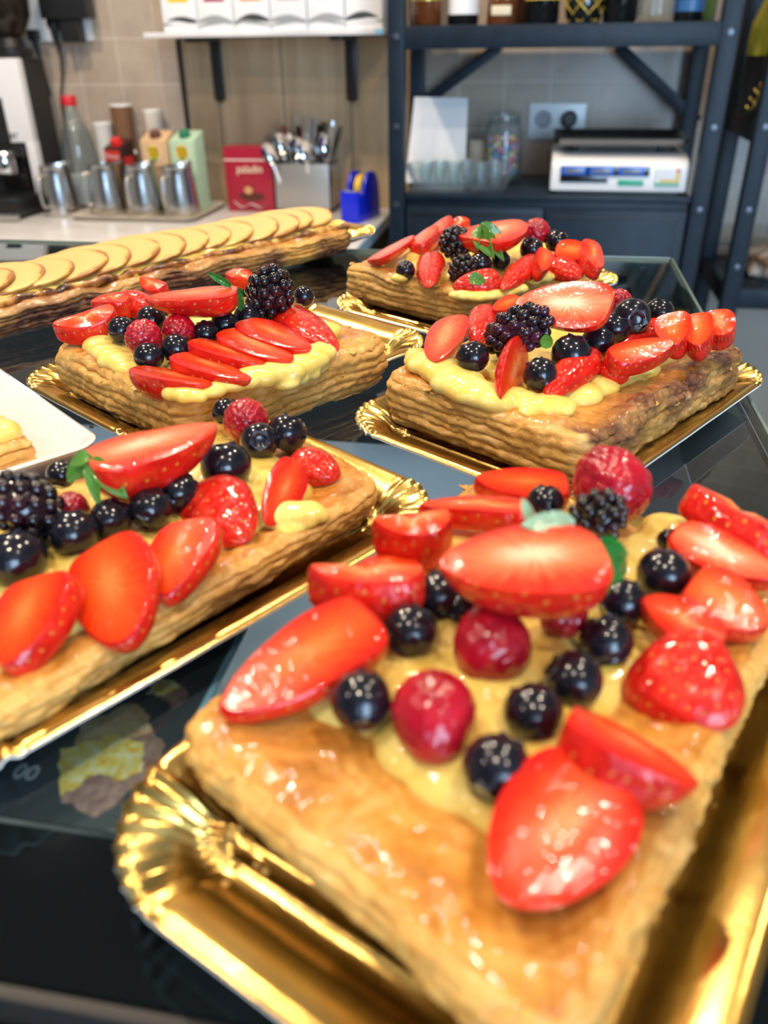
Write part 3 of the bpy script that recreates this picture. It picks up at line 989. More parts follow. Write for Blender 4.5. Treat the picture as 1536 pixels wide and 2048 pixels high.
def with_uv(mbuv, name, mats, angle=50):
    mb, uv = mbuv
    bm = bmesh.new()
    me = bpy.data.meshes.new(name)
    me.from_pydata(mb.v, [], mb.f)
    for m in mats: me.materials.append(m)
    me.polygons.foreach_set('material_index', mb.m)
    me.polygons.foreach_set('use_smooth', [True] * len(me.polygons))
    l = me.uv_layers.new(name='UVMap')
    for lp in me.loops: l.data[lp.index].uv = uv[lp.vertex_index]
    bm.from_mesh(me); bmesh.ops.recalc_face_normals(bm, faces=bm.faces); bm.to_mesh(me); bm.free()
    me.set_sharp_from_angle(angle=radians(angle))
    return me
SK = M['skin']
PROTO = {
    'half': [with_uv(strawberry_half(i), 'strawberry_half', [SK, M['flesh']]) for i in range(3)],
    'half_pale': [with_uv(strawberry_half(i + 5), 'strawberry_half', [SK, M['flesh_pale']]) for i in range(2)],
    'slice': [with_uv(strawberry_slice(i), 'strawberry_slice', [SK, M['flesh']]) for i in range(4)],
    'slice_orange': [with_uv(strawberry_slice(i + 9), 'strawberry_slice', [SK, M['flesh_orange']]) for i in range(3)],
    'slice_pale': [with_uv(strawberry_slice(i + 15), 'strawberry_slice', [SK, M['flesh_pale']]) for i in range(2)],
}
for k in PROTO['half']: pass
count = {}
def orient(x, z):
    x = Vector(x).normalized(); z = Vector(z)
    z = (z - x * z.dot(x)).normalized()
    y = z.cross(x)
    return Matrix((x, y, z)).transposed()
GRP = {'near': 'the nearest tart', 'left': 'the tart cut off at the left', 'mid_left': 'the middle left tart', 'mid_right': 'the tart with the dark crinkled side', 'back': 'the farthest fruit tart'}

def strawberry(tart, kind, p1, p2, w, label, nrm=(0, -.45, .9), t=None, up=False, k=1.0):
    """p1 stem end, p2 tip; nrm is the way the cut face (or, with up, the skin) looks"""
    p1, p2 = Vector(p1), Vector(p2)
    L = (p2 - p1).length
    i = count.get(kind, 0); count[kind] = i + 1
    me = PROTO[kind][i % len(PROTO[kind])]
    o = obj_from('strawberry_half' if 'half' in kind else 'strawberry_slice', me)
    n = Vector(nrm)
    W = w * k
    if t is None: t = W * .95 if 'half' in kind else 0.0042
    m3 = orient(p2 - p1, -n if up else n)
    o.matrix_world = Matrix.Translation((p1 + p2) / 2) @ m3.to_4x4() @ Matrix.Diagonal((L, W, t, 1))
    return set_props(o, label, 'strawberry', 'strawberry pieces on ' + GRP[tart])

def blueberry_meshes():
    mb = MB()
    prof = [(0, -.47), (.2, -.455), (.36, -.36), (.47, -.18), (.5, .02), (.465, .2), (.38, .34), (.28, .425), (.215, .455), (.19, .44), (.16, .40), (.08, .385), (0, .38)]
    # smooth profile
    mb.lathe(prof, n=32)
    body = mb.mesh('blueberry_body', M['blueberry'], True, 0)
    m = MB()
    for k in range(5):
        a = 2 * pi * k / 5
        r0, r1 = .17, .27
        def P(r, da, z): return (r * cos(a + da), r * sin(a + da), z)
        vs = [P(r0, -.5, .425), P(r0, .5, .425), P(r1 * .9, .42, .462), P(r1 * 1.08, 0, .475), P(r1 * .9, -.42, .462),
              P(r0, -.5, .405), P(r0, .5, .405), P(r1 * .9, .42, .44), P(r1 * 1.08, 0, .452), P(r1 * .9, -.42, .44)]
        m.add(vs, [[0, 1, 2, 3, 4], [9, 8, 7, 6, 5], [0, 5, 6, 1], [1, 6, 7, 2], [2, 7, 8, 3], [3, 8, 9, 4], [4, 9, 5, 0]])
    crown = m.mesh('blueberry_crown', M['blueberry_crown'], True, 40)
    return body, crown
BB = blueberry_meshes()
def blueberry(tart, b, label, crown=(0.2, -0.1, 1.0)):
    x, y, z, r = b
    o = obj_from('blueberry', BB[0])
    m3 = Vector((0, 0, 1)).rotation_difference(Vector(crown)).to_matrix()
    o.matrix_world = Matrix.Translation((x, y, z)) @ m3.to_4x4() @ Matrix.Diagonal((2 * r, 2 * r, 2 * r * .94, 1))
    obj_from('crown', BB[1], o)
    return set_props(o, label, 'blueberry', 'blueberries on ' + GRP[tart])

def fib(n):
    g = pi * (3 - sqrt(5))
    return [Vector((sqrt(1 - (1 - 2 * (i + .5) / n) ** 2) * cos(g * i), sqrt(1 - (1 - 2 * (i + .5) / n) ** 2) * sin(g * i), 1 - 2 * (i + .5) / n)) for i in range(n)]
def raspberry_mesh(seed, nd=64, amp=.085):
    """conical, tip towards +z; object size about 1"""
    D = fib(nd)
    mb = MB(); vs, fs = [], []
    RI, SE = 48, 72
    def R(d):
        s = sorted(((d - c).length for c in D))[:2]
        e = min(1, s[0] / (s[1] + 1e-6))
        cell = 1 - e ** 3
        z = d.z
        return (.5 * (1 - .17 * max(0, z)) * (1 + .10 * z)) * (1 - amp + amp * 1.6 * cell)
    vs.append((0, 0, R(Vector((0, 0, 1))) * 1.18))
    for i in range(1, RI):
        th = pi * i / RI
        for k in range(SE):
            a = 2 * pi * k / SE
            d = Vector((sin(th) * cos(a), sin(th) * sin(a), cos(th)))
            r = R(d); p = d * r
            vs.append((p.x, p.y, p.z * (1.18 if p.z > 0 else .85)))
    vs.append((0, 0, -.36))
    for k in range(SE):
        k2 = (k + 1) % SE
        fs.append([0, 1 + k, 1 + k2])
        for i in range(RI - 2):
            a = 1 + i * SE
            fs.append([a + k, a + SE + k, a + SE + k2, a + k2])
        a = 1 + (RI - 2) * SE
        fs.append([a + k, len(vs) - 1, a + k2])
    mb.add(vs, fs)
    return mb.mesh('raspberry', M['raspberry'], True, 0)
RASP = [raspberry_mesh(0, 64, .055), raspberry_mesh(1, 76, .028)]
def raspberry(tart, b, label, tip=(0, -.6, .6), h=1.15, k=0):
    x, y, z, r = b
    o = obj_from('raspberry', RASP[k])
    m3 = Vector((0, 0, 1)).rotation_difference(Vector(tip)).to_matrix()
    o.matrix_world = Matrix.Translation((x, y, z)) @ m3.to_4x4() @ Matrix.Diagonal((2 * r, 2 * r, 2 * r * h, 1))
    return set_props(o, label, 'raspberry', 'raspberries on ' + GRP[tart])

def blackberry_mesh(mat, seed):
    mb = MB()
    rnd = random.Random(seed)
    mb.sphere((0, 0, 0), (.40, .40, .46), 20, 14)
    for d in fib(46):
        p = Vector((d.x * .405, d.y * .405, d.z * .50))
        r = rnd.uniform(.105, .128)
        mb.sphere(p, r, 16, 11)
    return mb.mesh('blackberry', mat, True, 0)
BLK = {'black': blackberry_mesh(M['blackberry'], 1), 'red': blackberry_mesh(M['blackberry_red'], 2)}
def blackberry(tart, b, label, axis=(.3, -.2, .9), kind='black', h=1.1):
    x, y, z, r = b
    o = obj_from('blackberry', BLK[kind])
    m3 = Vector((0, 0, 1)).rotation_difference(Vector(axis)).to_matrix()
    s = 2 * r * .97
    o.matrix_world = Matrix.Translation((x, y, z)) @ m3.to_4x4() @ Matrix.Diagonal((s, s, s * h, 1))
    return set_props(o, label, 'blackberry', 'blackberries on ' + GRP[tart])

def leaf_mesh(seed, curl=.25, teeth=7):
    mb = MB(); vs, fs = [], []
    NL, NW = 16, 6
    for i in range(NL + 1):
        t = i / NL
        w = .5 * (t + .03) ** .5 * (1 - t) ** .75 * 1.7
        w *= 1 + .16 * (abs((t * teeth) % 1 - .5) * 2 - .5)
        for k in range(-NW, NW + 1):
            s = k / NW
            z = curl * (t - .1) ** 2 * -1.0 + .20 * abs(s) * w + .03 * noise.noise(Vector((t * 5, s * 3, seed)))
            vs.append((t, s * w, z))
    m = 2 * NW + 1
    for i in range(NL):
        for k in range(2 * NW):
            a = i * m + k
            fs.append([a, a + 1, a + m + 1, a + m])
    n = len(vs)
    vs2 = vs + [(x, y, z - .03) for x, y, z in vs]
    f2 = fs + [[a + n for a in f[::-1]] for f in fs]
    border = [k for k in range(m)] + [i * m + m - 1 for i in range(1, NL + 1)] + [NL * m + k for k in range(m - 2, -1, -1)] + [i * m for i in range(NL - 1, 0, -1)]
    for a, b in zip(border, border[1:] + border[:1]): f2.append([b, a, a + n, b + n])
    mb.add(vs2, f2)
    return mb
LEAF = {}
for nm, m_, cu in (('leaf', 'leaf', .35), ('leaf_dark', 'leaf_dark', .2), ('leaf_pale', 'leaf_pale', .15)):
    LEAF[nm] = leaf_mesh(len(nm), cu).mesh(nm, M[m_], True, 60)
def leaf(p1, p2, w, nrm=(0, -.5, .85), kind='leaf', parent=None):
    p1, p2 = Vector(p1), Vector(p2)
    L = (p2 - p1).length
    o = bpy.data.objects.new('leaf', LEAF[kind]); COL.objects.link(o)
    mw = Matrix.Translation(p1) @ orient(p2 - p1, nrm).to_4x4() @ Matrix.Diagonal((L, w, L, 1))
    if parent is not None:
        bpy.context.view_layer.update()
        o.parent = parent
        o.matrix_parent_inverse = parent.matrix_world.inverted()
    o.matrix_world = mw
    return o
def mint(tart, p1, p2, w, label, nrm=(0, -.5, .85), kind='leaf'):
    o = leaf(p1, p2, w, nrm, kind)
    o.name = 'herb_leaf'
    return set_props(o, label, 'leaf', 'green leaves on ' + GRP[tart])

# ---- fruit of the nearest tart
T = 'near'
strawberry(T, 'slice_orange', (-0.0320, 0.1604, 0.0340), (-0.0633, 0.1318, 0.0235), 0.0226, 'big flat orange strawberry slice, leftmost fruit of the nearest tart', (-.25, -.5, .85), .006)
strawberry(T, 'slice', (-0.0216, 0.1760, 0.0310), (-0.0538, 0.1731, 0.0310), 0.0169, 'thick strawberry slice behind the big orange slice, cut end showing', (-.1, .25, .95), .011)
strawberry(T, 'slice', (-0.0253, 0.1934, 0.0270), (-0.0451, 0.1920, 0.0240), 0.0154, 'red strawberry slice lying low at the left rim behind the thick slice', (-.5, .1, .85), .007)
strawberry(T, 'slice', (-0.0171, 0.2048, 0.0310), (-0.0407, 0.2012, 0.0300), 0.0142, 'seeded strawberry slice stacked left of the big halved strawberry', (-.1, .0, 1), .012)
strawberry(T, 'slice', (0.0076, 0.2235, 0.0310), (-0.0300, 0.2219, 0.0300), 0.0135, 'long thin strawberry slice behind the big halved strawberry', (0, .1, 1), .007)
strawberry(T, 'slice_orange', (0.0185, 0.2474, 0.0270), (-0.0144, 0.2458, 0.0280), 0.0153, 'orange strawberry slice at the far rim of the nearest tart', (0, -.3, .95), .007)
h = strawberry(T, 'half_pale', (0.0230, 0.1731, 0.0510), (-0.0163, 0.1618, 0.0510), 0.0273, 'big halved strawberry, cut face up, crowning the nearest tart', (-.03, -.10, 1), .034)
leaf((0.0212, 0.1710, 0.0500), (0.0311, 0.1771, 0.0440), .012, (.2, -.7, .6), 'leaf_dark', h)
leaf((0.0208, 0.1706, 0.0480), (0.0260, 0.1711, 0.0400), .010, (.3, -.8, .5), 'leaf_dark', h)
leaf((0.0221, 0.1768, 0.0500), (0.0301, 0.1801, 0.0480), .009, (.2, -.4, .9), 'leaf_dark', h)
mint(T, (0.0159, 0.1835, 0.0520), (0.0029, 0.1777, 0.0550), .0085, 'pale glazed leaf on top of the big halved strawberry, nearest tart', (0, -.6, .8), 'leaf_pale')
mint(T, (0.0052, 0.1818, 0.0520), (0.0021, 0.1851, 0.0580), .004, 'thin green leaf sticking up behind the pale leaf', (.2, -.9, .3), 'leaf_pale')
blueberry(T, (-0.0238, 0.1645, 0.0275, 0.0074), 'blueberry right of the big orange strawberry slice', (.3, .4, .4))
blueberry(T, (-0.0312, 0.1372, 0.0275, 0.0073), 'blueberry at the near left, left of the long raspberry', (-.2, .8, .4))
blueberry(T, (0.0008, 0.1220, 0.0275, 0.0075), 'largest blueberry, nearest of all, touching the front strawberry half', (.4, .8, .3))
blueberry(T, (0.0081, 0.1409, 0.0265, 0.0071), 'blueberry right of the long raspberry, left of the seeded strawberry', (-.3, .6, .5))
blueberry(T, (0.0177, 0.1547, 0.0255, 0.0073), 'blueberry left of the red seeded strawberry half', (-.8, .1, .4))
blueberry(T, (0.0261, 0.1697, 0.0265, 0.0070), 'blueberry below the green leaf of the big halved strawberry', (-.2, .5, .5))
blueberry(T, (0.0430, 0.1985, 0.0295, 0.0076), 'blueberry beside the right hand strawberry slices, glossy with curled reflections', (.1, .3, .7))
blueberry(T, (0.0310, 0.1858, 0.0275, 0.0067), 'dark blueberry between the green leaf and the right strawberry slice', (.6, .4, .3))
blueberry(T, (-0.0182, 0.1800, 0.0285, 0.0071), 'blueberry under the left tip of the big halved strawberry', (-.3, .5, .5))
blueberry(T, (-0.0115, 0.1780, 0.0265, 0.0054), 'small blueberry tucked below the big halved strawberry', (.3, .5, .3))
blueberry(T, (0.0097, 0.2265, 0.0340, 0.0060), 'small dark blueberry behind the pale leaf', (.1, .5, .8))
blueberry(T, (0.0474, 0.2200, 0.0275, 0.0038), 'tiny blueberry below the top right strawberry strip', (0, .5, .5))
raspberry(T, (-0.0142, 0.1352, 0.0295, 0.0097), 'long glossy raspberry lying tip forward between two front blueberries', (.12, -.80, -.42), 1.18, 1)
raspberry(T, (-0.0039, 0.1612, 0.0285, 0.0106), 'round glossy raspberry just below the big halved strawberry', (.75, -.3, .1), .98, 1)
raspberry(T, (0.0142, 0.1759, 0.0295, 0.0068), 'raspberry half hidden under the big halved strawberry', (.5, -.3, .2), 1.0)
raspberry(T, (0.0309, 0.2337, 0.0360, 0.0120), 'tall upright raspberry at the back of the nearest tart', (-.42, .35, .6), 1.15)
blackberry(T, (0.0242, 0.2103, 0.0390, 0.0084), 'blackberry behind the big halved strawberry of the nearest tart', (.4, -.3, .7))
strawberry(T, 'slice', (0.0532, 0.2351, 0.0330), (0.0764, 0.2113, 0.0310), 0.0143, 'seeded strawberry strip at the far right rim of the nearest tart', (.55, .2, .8), .010)
strawberry(T, 'slice_pale', (0.0474, 0.2163, 0.0310), (0.0740, 0.1988, 0.0290), 0.0150, 'pale pink strawberry slice in front of the seeded strip, right edge', (.1, -.5, .85), .006)
strawberry(T, 'slice_orange', (0.0483, 0.1918, 0.0310), (0.0668, 0.1804, 0.0260), 0.0186, 'orange strawberry slice at the right edge below the pale pink slice', (.2, -.5, .85), .007)
strawberry(T, 'slice', (0.0542, 0.1713, 0.0260), (0.0352, 0.1828, 0.0310), 0.0136, 'pointed red strawberry slice under the blueberries at the right', (.1, -.5, .85), .007)
strawberry(T, 'half', (0.0374, 0.1702, 0.0230), (0.0549, 0.1502, 0.0210), 0.0288, 'seeded strawberry half lying skin up on the right side', (-.15, -.45, .9), .018, up=True)
strawberry(T, 'half', (0.0154, 0.1332, 0.0350), (0.0412, 0.1221, 0.0300), 0.0198, 'strawberry wedge resting on the front half, seeds on its near side', (.30, .38, .88), .030)
strawberry(T, 'half', (0.0225, 0.1220, 0.0310), (0.0035, 0.0926, 0.0265), 0.0287, 'strawberry half with cut face up, frontmost fruit of the nearest tart', (-.05, -.42, .9), .016, k=.92)

# ---- fruit of the tart at the left edge
T = 'left'
h = strawberry(T, 'half_pale', (-0.1380, 0.2151, 0.0425), (-0.1051, 0.2467, 0.0440), 0.0254, 'big halved strawberry with green leaves, on the left edge tart', (-.26, -.17, .95), .034, k=1.15)
leaf((-0.1360, 0.2161, 0.0440), (-0.1456, 0.2110, 0.0380), .010, (-.2, -.8, .6), 'leaf', h)
leaf((-0.1354, 0.2151, 0.0440), (-0.1233, 0.2065, 0.0360), .009, (0, -.8, .6), 'leaf', h)
leaf((-0.1368, 0.2160, 0.0440), (-0.1316, 0.2046, 0.0340), .006, (.2, -.9, .3), 'leaf', h)
leaf((-0.1359, 0.2140, 0.0450), (-0.1431, 0.2131, 0.0440), .008, (-.1, -.5, .8), 'leaf', h)
blackberry(T, (-0.1523, 0.1991, 0.0340, 0.0107), 'big blackberry at the left edge beside the leafy strawberry', (-.6, -.1, .6), h=1.08)
blueberry(T, (-0.1567, 0.2276, 0.0300, 0.0052), 'blueberry half hidden behind the green strawberry leaves', (0, .5, .5))
blueberry(T, (-0.1044, 0.2495, 0.0265, 0.0095), 'large blueberry below the right end of the leafy strawberry', (-.2, .3, .8))
blueberry(T, (-0.0990, 0.2720, 0.0265, 0.0074), 'blueberry below the raspberry at the far end of the left tart', (.3, -.7, .4))
blueberry(T, (-0.0903, 0.2807, 0.0265, 0.0081), 'blueberry farthest right on the left edge tart', (.3, .4, .7))
blueberry(T, (-0.1201, 0.2939, 0.0280, 0.0060), 'blueberry left of the raspberry, behind the leafy strawberry', (0, .4, .7))
raspberry(T, (-0.1081, 0.2842, 0.0290, 0.0090), 'small raspberry among blueberries at the far end of the left tart', (.1, -.5, .6), .95)
blueberry(T, (-0.1364, 0.1974, 0.0265, 0.0079), 'blueberry in the row below the leafy strawberry, third from the end', (-.2, .3, .6))
blueberry(T, (-0.1291, 0.2082, 0.0260, 0.0069), 'blueberry in the row below the leafy strawberry, touching the fan slices', (.3, .3, .6))
blueberry(T, (-0.1187, 0.2156, 0.0265, 0.0073), 'blueberry under the middle of the leafy strawberry', (.1, .6, .3))
blueberry(T, (-0.1136, 0.2278, 0.0265, 0.0072), 'blueberry wedged under the leafy strawberry, left of the large one', (.2, .6, .3))
blueberry(T, (-0.1472, 0.1822, 0.0255, 0.0094), 'blueberry at the left edge in front of the big blackberry', (-.3, .2, .8))
raspberry(T, (-0.1446, 0.2109, 0.0265, 0.0060), 'raspberry sliver between the blackberry and the leafy strawberry', (.3, -.4, .3), 1.0)
strawberry(T, 'slice_orange', (-0.1294, 0.1702, 0.0280), (-0.1244, 0.1417, 0.0190), 0.0252, 'orange strawberry slice with tip forward, nearest on the left tart', (-.25, -.45, .85), .008)
strawberry(T, 'slice_orange', (-0.1199, 0.1873, 0.0300), (-0.0984, 0.1550, 0.0190), 0.0270, 'large orange strawberry slice with tip forward, second from the near end', (-.15, -.5, .85), .006)
strawberry(T, 'slice_orange', (-0.0987, 0.2056, 0.0290), (-0.0966, 0.1742, 0.0210), 0.0226, 'orange strawberry slice third from the near end of the left tart', (-.2, -.45, .85), .006)
strawberry(T, 'half', (-0.1091, 0.2368, 0.0220), (-0.0839, 0.2104, 0.0200), 0.0263, 'seeded strawberry half lying skin up in the left tart row', (-.1, -.45, .9), .016, up=True)
strawberry(T, 'half', (-0.0790, 0.2553, 0.0270), (-0.0802, 0.2204, 0.0210), 0.0148, 'narrow strawberry wedge beside the custard lump of the left tart', (.55, -.25, .6), .012)
strawberry(T, 'half', (-0.0845, 0.2665, 0.0210), (-0.0642, 0.2591, 0.0200), 0.0170, 'seeded strawberry piece at the far end of the left tart row', (0, -.5, .9), .013, up=True)

# ---- fruit of the middle left tart
T = 'mid_left'
h = strawberry(T, 'half', (-0.1403, 0.3761, 0.0560), (-0.1833, 0.3634, 0.0540), 0.0194, 'big halved strawberry crowning the middle left tart', (-.12, .02, 1), .024, k=1.55)
leaf((-0.1446, 0.3792, 0.0570), (-0.1576, 0.3817, 0.0630), .005, (-.2, -.8, .5), 'leaf_dark', h)
leaf((-0.1413, 0.3779, 0.0550), (-0.1401, 0.3793, 0.0440), .006, (.6, -.8, .2), 'leaf_dark', h)
leaf((-0.1405, 0.3761, 0.0560), (-0.1392, 0.3839, 0.0500), .005, (.4, -.7, .5), 'leaf_dark', h)
strawberry(T, 'slice', (-0.2053, 0.3761, 0.0385), (-0.2323, 0.3602, 0.0340), 0.0182, 'flat strawberry slice at the left end of the middle left tart', (-.15, -.30, .95), .010)
strawberry(T, 'slice', (-0.2095, 0.3994, 0.0400), (-0.2304, 0.3954, 0.0390), 0.0107, 'strawberry slice behind the flat left end slice', (0, -.1, 1), .009, k=1.5)
strawberry(T, 'half', (-0.2235, 0.4112, 0.0370), (-0.1954, 0.4024, 0.0370), 0.0177, 'strawberry piece left of the big half, skin outward', (-.1, -.6, .8), .012, up=True)
strawberry(T, 'slice', (-0.1969, 0.4152, 0.0410), (-0.2154, 0.4284, 0.0430), 0.0111, 'small strawberry tip behind the left end of the big half', (0, -.4, .9), .007)
strawberry(T, 'slice', (-0.1590, 0.4525, 0.0410), (-0.1752, 0.4516, 0.0430), 0.0101, 'strawberry slice behind the right end of the big half', (0, -.4, .9), .007)
blueberry(T, (-0.1965, 0.3606, 0.0385, 0.0069), 'blueberry left of the raspberry on the middle left tart', (-.2, .3, .8))
blueberry(T, (-0.1868, 0.3744, 0.0395, 0.0076), 'blueberry under the left end of the big strawberry half', (.2, .5, .6))
blueberry(T, (-0.1692, 0.3306, 0.0365, 0.0069), 'blueberry behind the first slice of the strawberry fan', (0, .3, .8))
blueberry(T, (-0.1598, 0.3408, 0.0375, 0.0072), 'blueberry in front of the dark raspberry, middle left tart', (.2, .3, .8))
blueberry(T, (-0.1484, 0.3754, 0.0385, 0.0072), 'blueberry behind the middle of the strawberry fan', (.2, .4, .6))
blueberry(T, (-0.1539, 0.3633, 0.0375, 0.0066), 'dark blueberry between the second raspberry and the fan', (-.2, .4, .6))
blueberry(T, (-0.1413, 0.3891, 0.0385, 0.0072), 'blueberry below the blackberry of the middle left tart', (.1, .4, .7))
blueberry(T, (-0.1202, 0.4223, 0.0410, 0.0057), 'blueberry right of the blackberry on the middle left tart', (.3, .4, .7))
raspberry(T, (-0.1778, 0.3469, 0.0395, 0.0090), 'bright raspberry at the front of the middle left tart', (-.3, -.7, .3), .98)
raspberry(T, (-0.1659, 0.3593, 0.0395, 0.0082), 'darker raspberry under the big strawberry half', (.3, -.6, .1), 1.05)
blackberry(T, (-0.1330, 0.4033, 0.0470, 0.0130), 'big glossy blackberry on the middle left tart', (.35, -.1, .8), h=1.02)
FN = (-.46, .34, .82)
strawberry(T, 'half', (-0.1683, 0.3182, 0.0360), (-0.1303, 0.3076, 0.0340), 0.0169, 'first strawberry slice of the fan, at its left front end', FN, .024, k=1.45)
strawberry(T, 'half', (-0.1550, 0.3323, 0.0380), (-0.1162, 0.3156, 0.0340), 0.0155, 'second strawberry slice of the fan from the left', FN, .024, k=1.45)
strawberry(T, 'half', (-0.1522, 0.3467, 0.0400), (-0.1149, 0.3332, 0.0350), 0.0161, 'third strawberry slice of the fan from the left', FN, .024, k=1.45)
strawberry(T, 'half', (-0.1415, 0.3603, 0.0410), (-0.1043, 0.3387, 0.0350), 0.0168, 'fourth strawberry slice of the fan from the left', FN, .024, k=1.45)
strawberry(T, 'half', (-0.1366, 0.3738, 0.0420), (-0.0993, 0.3517, 0.0360), 0.0172, 'fifth strawberry slice of the fan from the left', FN, .024, k=1.45)
strawberry(T, 'half', (-0.1320, 0.4147, 0.0340), (-0.0895, 0.3641, 0.0310), 0.0242, 'seeded strawberry half at the right end of the fan', (.25, -.45, .9), .014, up=True)

# ---- fruit of the tart with the dark side
T = 'mid_right'
strawberry(T, 'half_pale', (0.0350, 0.3613, 0.0590), (-0.0062, 0.3781, 0.0550), 0.0236, 'big halved strawberry with white streaked cut face, on the dark sided tart', (-.14, -.52, .85), .020, k=1.18)
strawberry(T, 'half', (-0.0363, 0.3874, 0.0440), (-0.0388, 0.3423, 0.0370), 0.0204, 'orange strawberry half leaning on custard, left end of the dark sided tart', (-.25, -.65, .7), .014)
strawberry(T, 'half', (-0.0211, 0.4194, 0.0370), (-0.0238, 0.3725, 0.0350), 0.0174, 'seeded strawberry piece behind the orange left end half', (.1, -.6, .8), .014, up=True)
strawberry(T, 'slice_orange', (-0.0043, 0.4189, 0.0430), (-0.0177, 0.4035, 0.0400), 0.0127, 'orange strawberry slice behind the blackberry', (-.2, -.5, .8), .007)
blackberry(T, (-0.0039, 0.3618, 0.0460, 0.0117), 'purple tinged blackberry in the middle of the dark sided tart', (.75, -.1, .45), 'red', 1.22)
mint(T, (0.0064, 0.3497, 0.0440), (0.0127, 0.3569, 0.0460), .008, 'small olive leaf at the stalk of the purple tinged blackberry', (.4, -.8, .4), 'leaf')
raspberry(T, (0.0427, 0.4109, 0.0455, 0.0074), 'raspberry peeking out behind the big half, dark sided tart', (.2, -.3, .8), 1.05)
blueberry(T, (-0.0229, 0.3449, 0.0385, 0.0075), 'blueberry on custard left of the standing strawberry wedge', (-.3, .2, .8))
blueberry(T, (0.0068, 0.3333, 0.0365, 0.0074), 'blueberry right of the standing strawberry wedge', (-.4, .4, .6))
blueberry(T, (0.0200, 0.3550, 0.0385, 0.0091), 'blueberry behind the seeded strawberry half, under the big half', (.2, .4, .7))
blueberry(T, (0.0322, 0.3697, 0.0395, 0.0080), 'blueberry below the right end of the big half', (.5, .2, .6))
blueberry(T, (0.0401, 0.3853, 0.0415, 0.0078), 'blueberry left of the crowned blueberry', (.4, .1, .8))
blueberry(T, (0.0478, 0.3913, 0.0455, 0.0092), 'large blueberry with its crown facing the camera', (.25, -.85, .15))
blueberry(T, (0.0629, 0.4093, 0.0430, 0.0074), 'farthest right blueberry of the dark sided tart', (.2, .2, .9))
strawberry(T, 'half', (-0.0005, 0.3547, 0.0420), (-0.0083, 0.3161, 0.0310), 0.0183, 'standing strawberry wedge pushed into the front custard', (.85, -.25, .3), .016)
strawberry(T, 'half', (0.0303, 0.3674, 0.0340), (0.0100, 0.3215, 0.0310), 0.0179, 'seeded strawberry half skin up, front of the dark sided tart', (-.15, -.6, .8), .016, up=True)
strawberry(T, 'half', (0.0455, 0.3544, 0.0340), (0.0323, 0.3543, 0.0310), 0.0146, 'small seeded strawberry piece right of the seeded half', (-.1, -.7, .7), .012, up=True)
strawberry(T, 'slice_orange', (0.0356, 0.3491, 0.0370), (0.0644, 0.3664, 0.0400), 0.0115, 'long orange strawberry slice along the dark crust', (-.05, -.45, .9), .008, k=1.3)
strawberry(T, 'half', (0.0679, 0.4100, 0.0370), (0.0431, 0.3789, 0.0360), 0.0125, 'seeded strawberry piece behind the long orange slice', (-.2, -.6, .8), .012, up=True)
strawberry(T, 'slice_orange', (0.0659, 0.3872, 0.0470), (0.0666, 0.3680, 0.0370), 0.0164, 'first orange slice of the right end row of strawberries', (-.30, -.65, .7), .010)
strawberry(T, 'slice_orange', (0.0768, 0.3896, 0.0460), (0.0765, 0.3680, 0.0370), 0.0155, 'middle orange slice of the right end row of strawberries', (-.25, -.65, .7), .010)
strawberry(T, 'slice', (0.0873, 0.3944, 0.0450), (0.0873, 0.3785, 0.0370), 0.0153, 'last slice of the right end row of strawberries', (-.2, -.65, .7), .010)

# ---- fruit of the farthest tart
T = 'back'
h = strawberry(T, 'half_pale', (-0.0374, 0.5372, 0.0490), (-0.0107, 0.5853, 0.0530), 0.0231, 'big halved strawberry with a ragged green leaf, farthest tart', (-.1, -.25, .95), .026, k=1.75)
leaf((-0.0368, 0.5461, 0.0550), (-0.0284, 0.5255, 0.0440), .014, (-.3, -.9, .3), 'leaf', h)
leaf((-0.0354, 0.5491, 0.0560), (-0.0180, 0.5461, 0.0470), .013, (0, -.8, .6), 'leaf', h)
leaf((-0.0352, 0.5462, 0.0550), (-0.0191, 0.5287, 0.0420), .010, (.2, -.9, .3), 'leaf', h)
leaf((-0.0358, 0.5458, 0.0560), (-0.0375, 0.5319, 0.0470), .009, (-.5, -.8, .3), 'leaf', h)
strawberry(T, 'half', (-0.1049, 0.5396, 0.0340), (-0.0840, 0.5824, 0.0420), 0.0205, 'pale tipped strawberry half at the left end of the farthest tart', (-.5, -.55, .7), .014)
strawberry(T, 'slice_orange', (-0.0781, 0.5635, 0.0360), (-0.0707, 0.6065, 0.0410), 0.0176, 'orange strawberry slice second from the left, farthest tart', (-.3, -.6, .7), .008)
strawberry(T, 'slice_orange', (-0.0701, 0.5903, 0.0380), (-0.0635, 0.6343, 0.0430), 0.0168, 'orange strawberry slice behind the farthest tart blackberry', (-.3, -.6, .7), .008)
strawberry(T, 'slice', (-0.0603, 0.6220, 0.0400), (-0.0478, 0.6263, 0.0430), 0.0111, 'strawberry slice tip behind the big half of the farthest tart', (-.1, -.6, .8), .008)
strawberry(T, 'half', (-0.0678, 0.5559, 0.0330), (-0.0606, 0.4897, 0.0300), 0.0199, 'seeded strawberry half tip down, front left of the farthest tart', (-.1, -.7, .6), .014, up=True)
strawberry(T, 'half', (-0.0188, 0.5038, 0.0320), (-0.0467, 0.4927, 0.0300), 0.0183, 'seeded strawberry half under a tiny leaf, front of the farthest tart', (-.1, -.7, .7), .014, up=True)
mint(T, (-0.0345, 0.4610, 0.0440), (-0.0250, 0.4617, 0.0430), .010, 'tiny pale leaf lying on the front strawberry half', (-.05, -.8, .6), 'leaf')
strawberry(T, 'half', (0.0014, 0.5571, 0.0330), (-0.0165, 0.4909, 0.0300), 0.0183, 'seeded strawberry half right of the tiny leaf', (-.1, -.7, .7), .014, up=True)
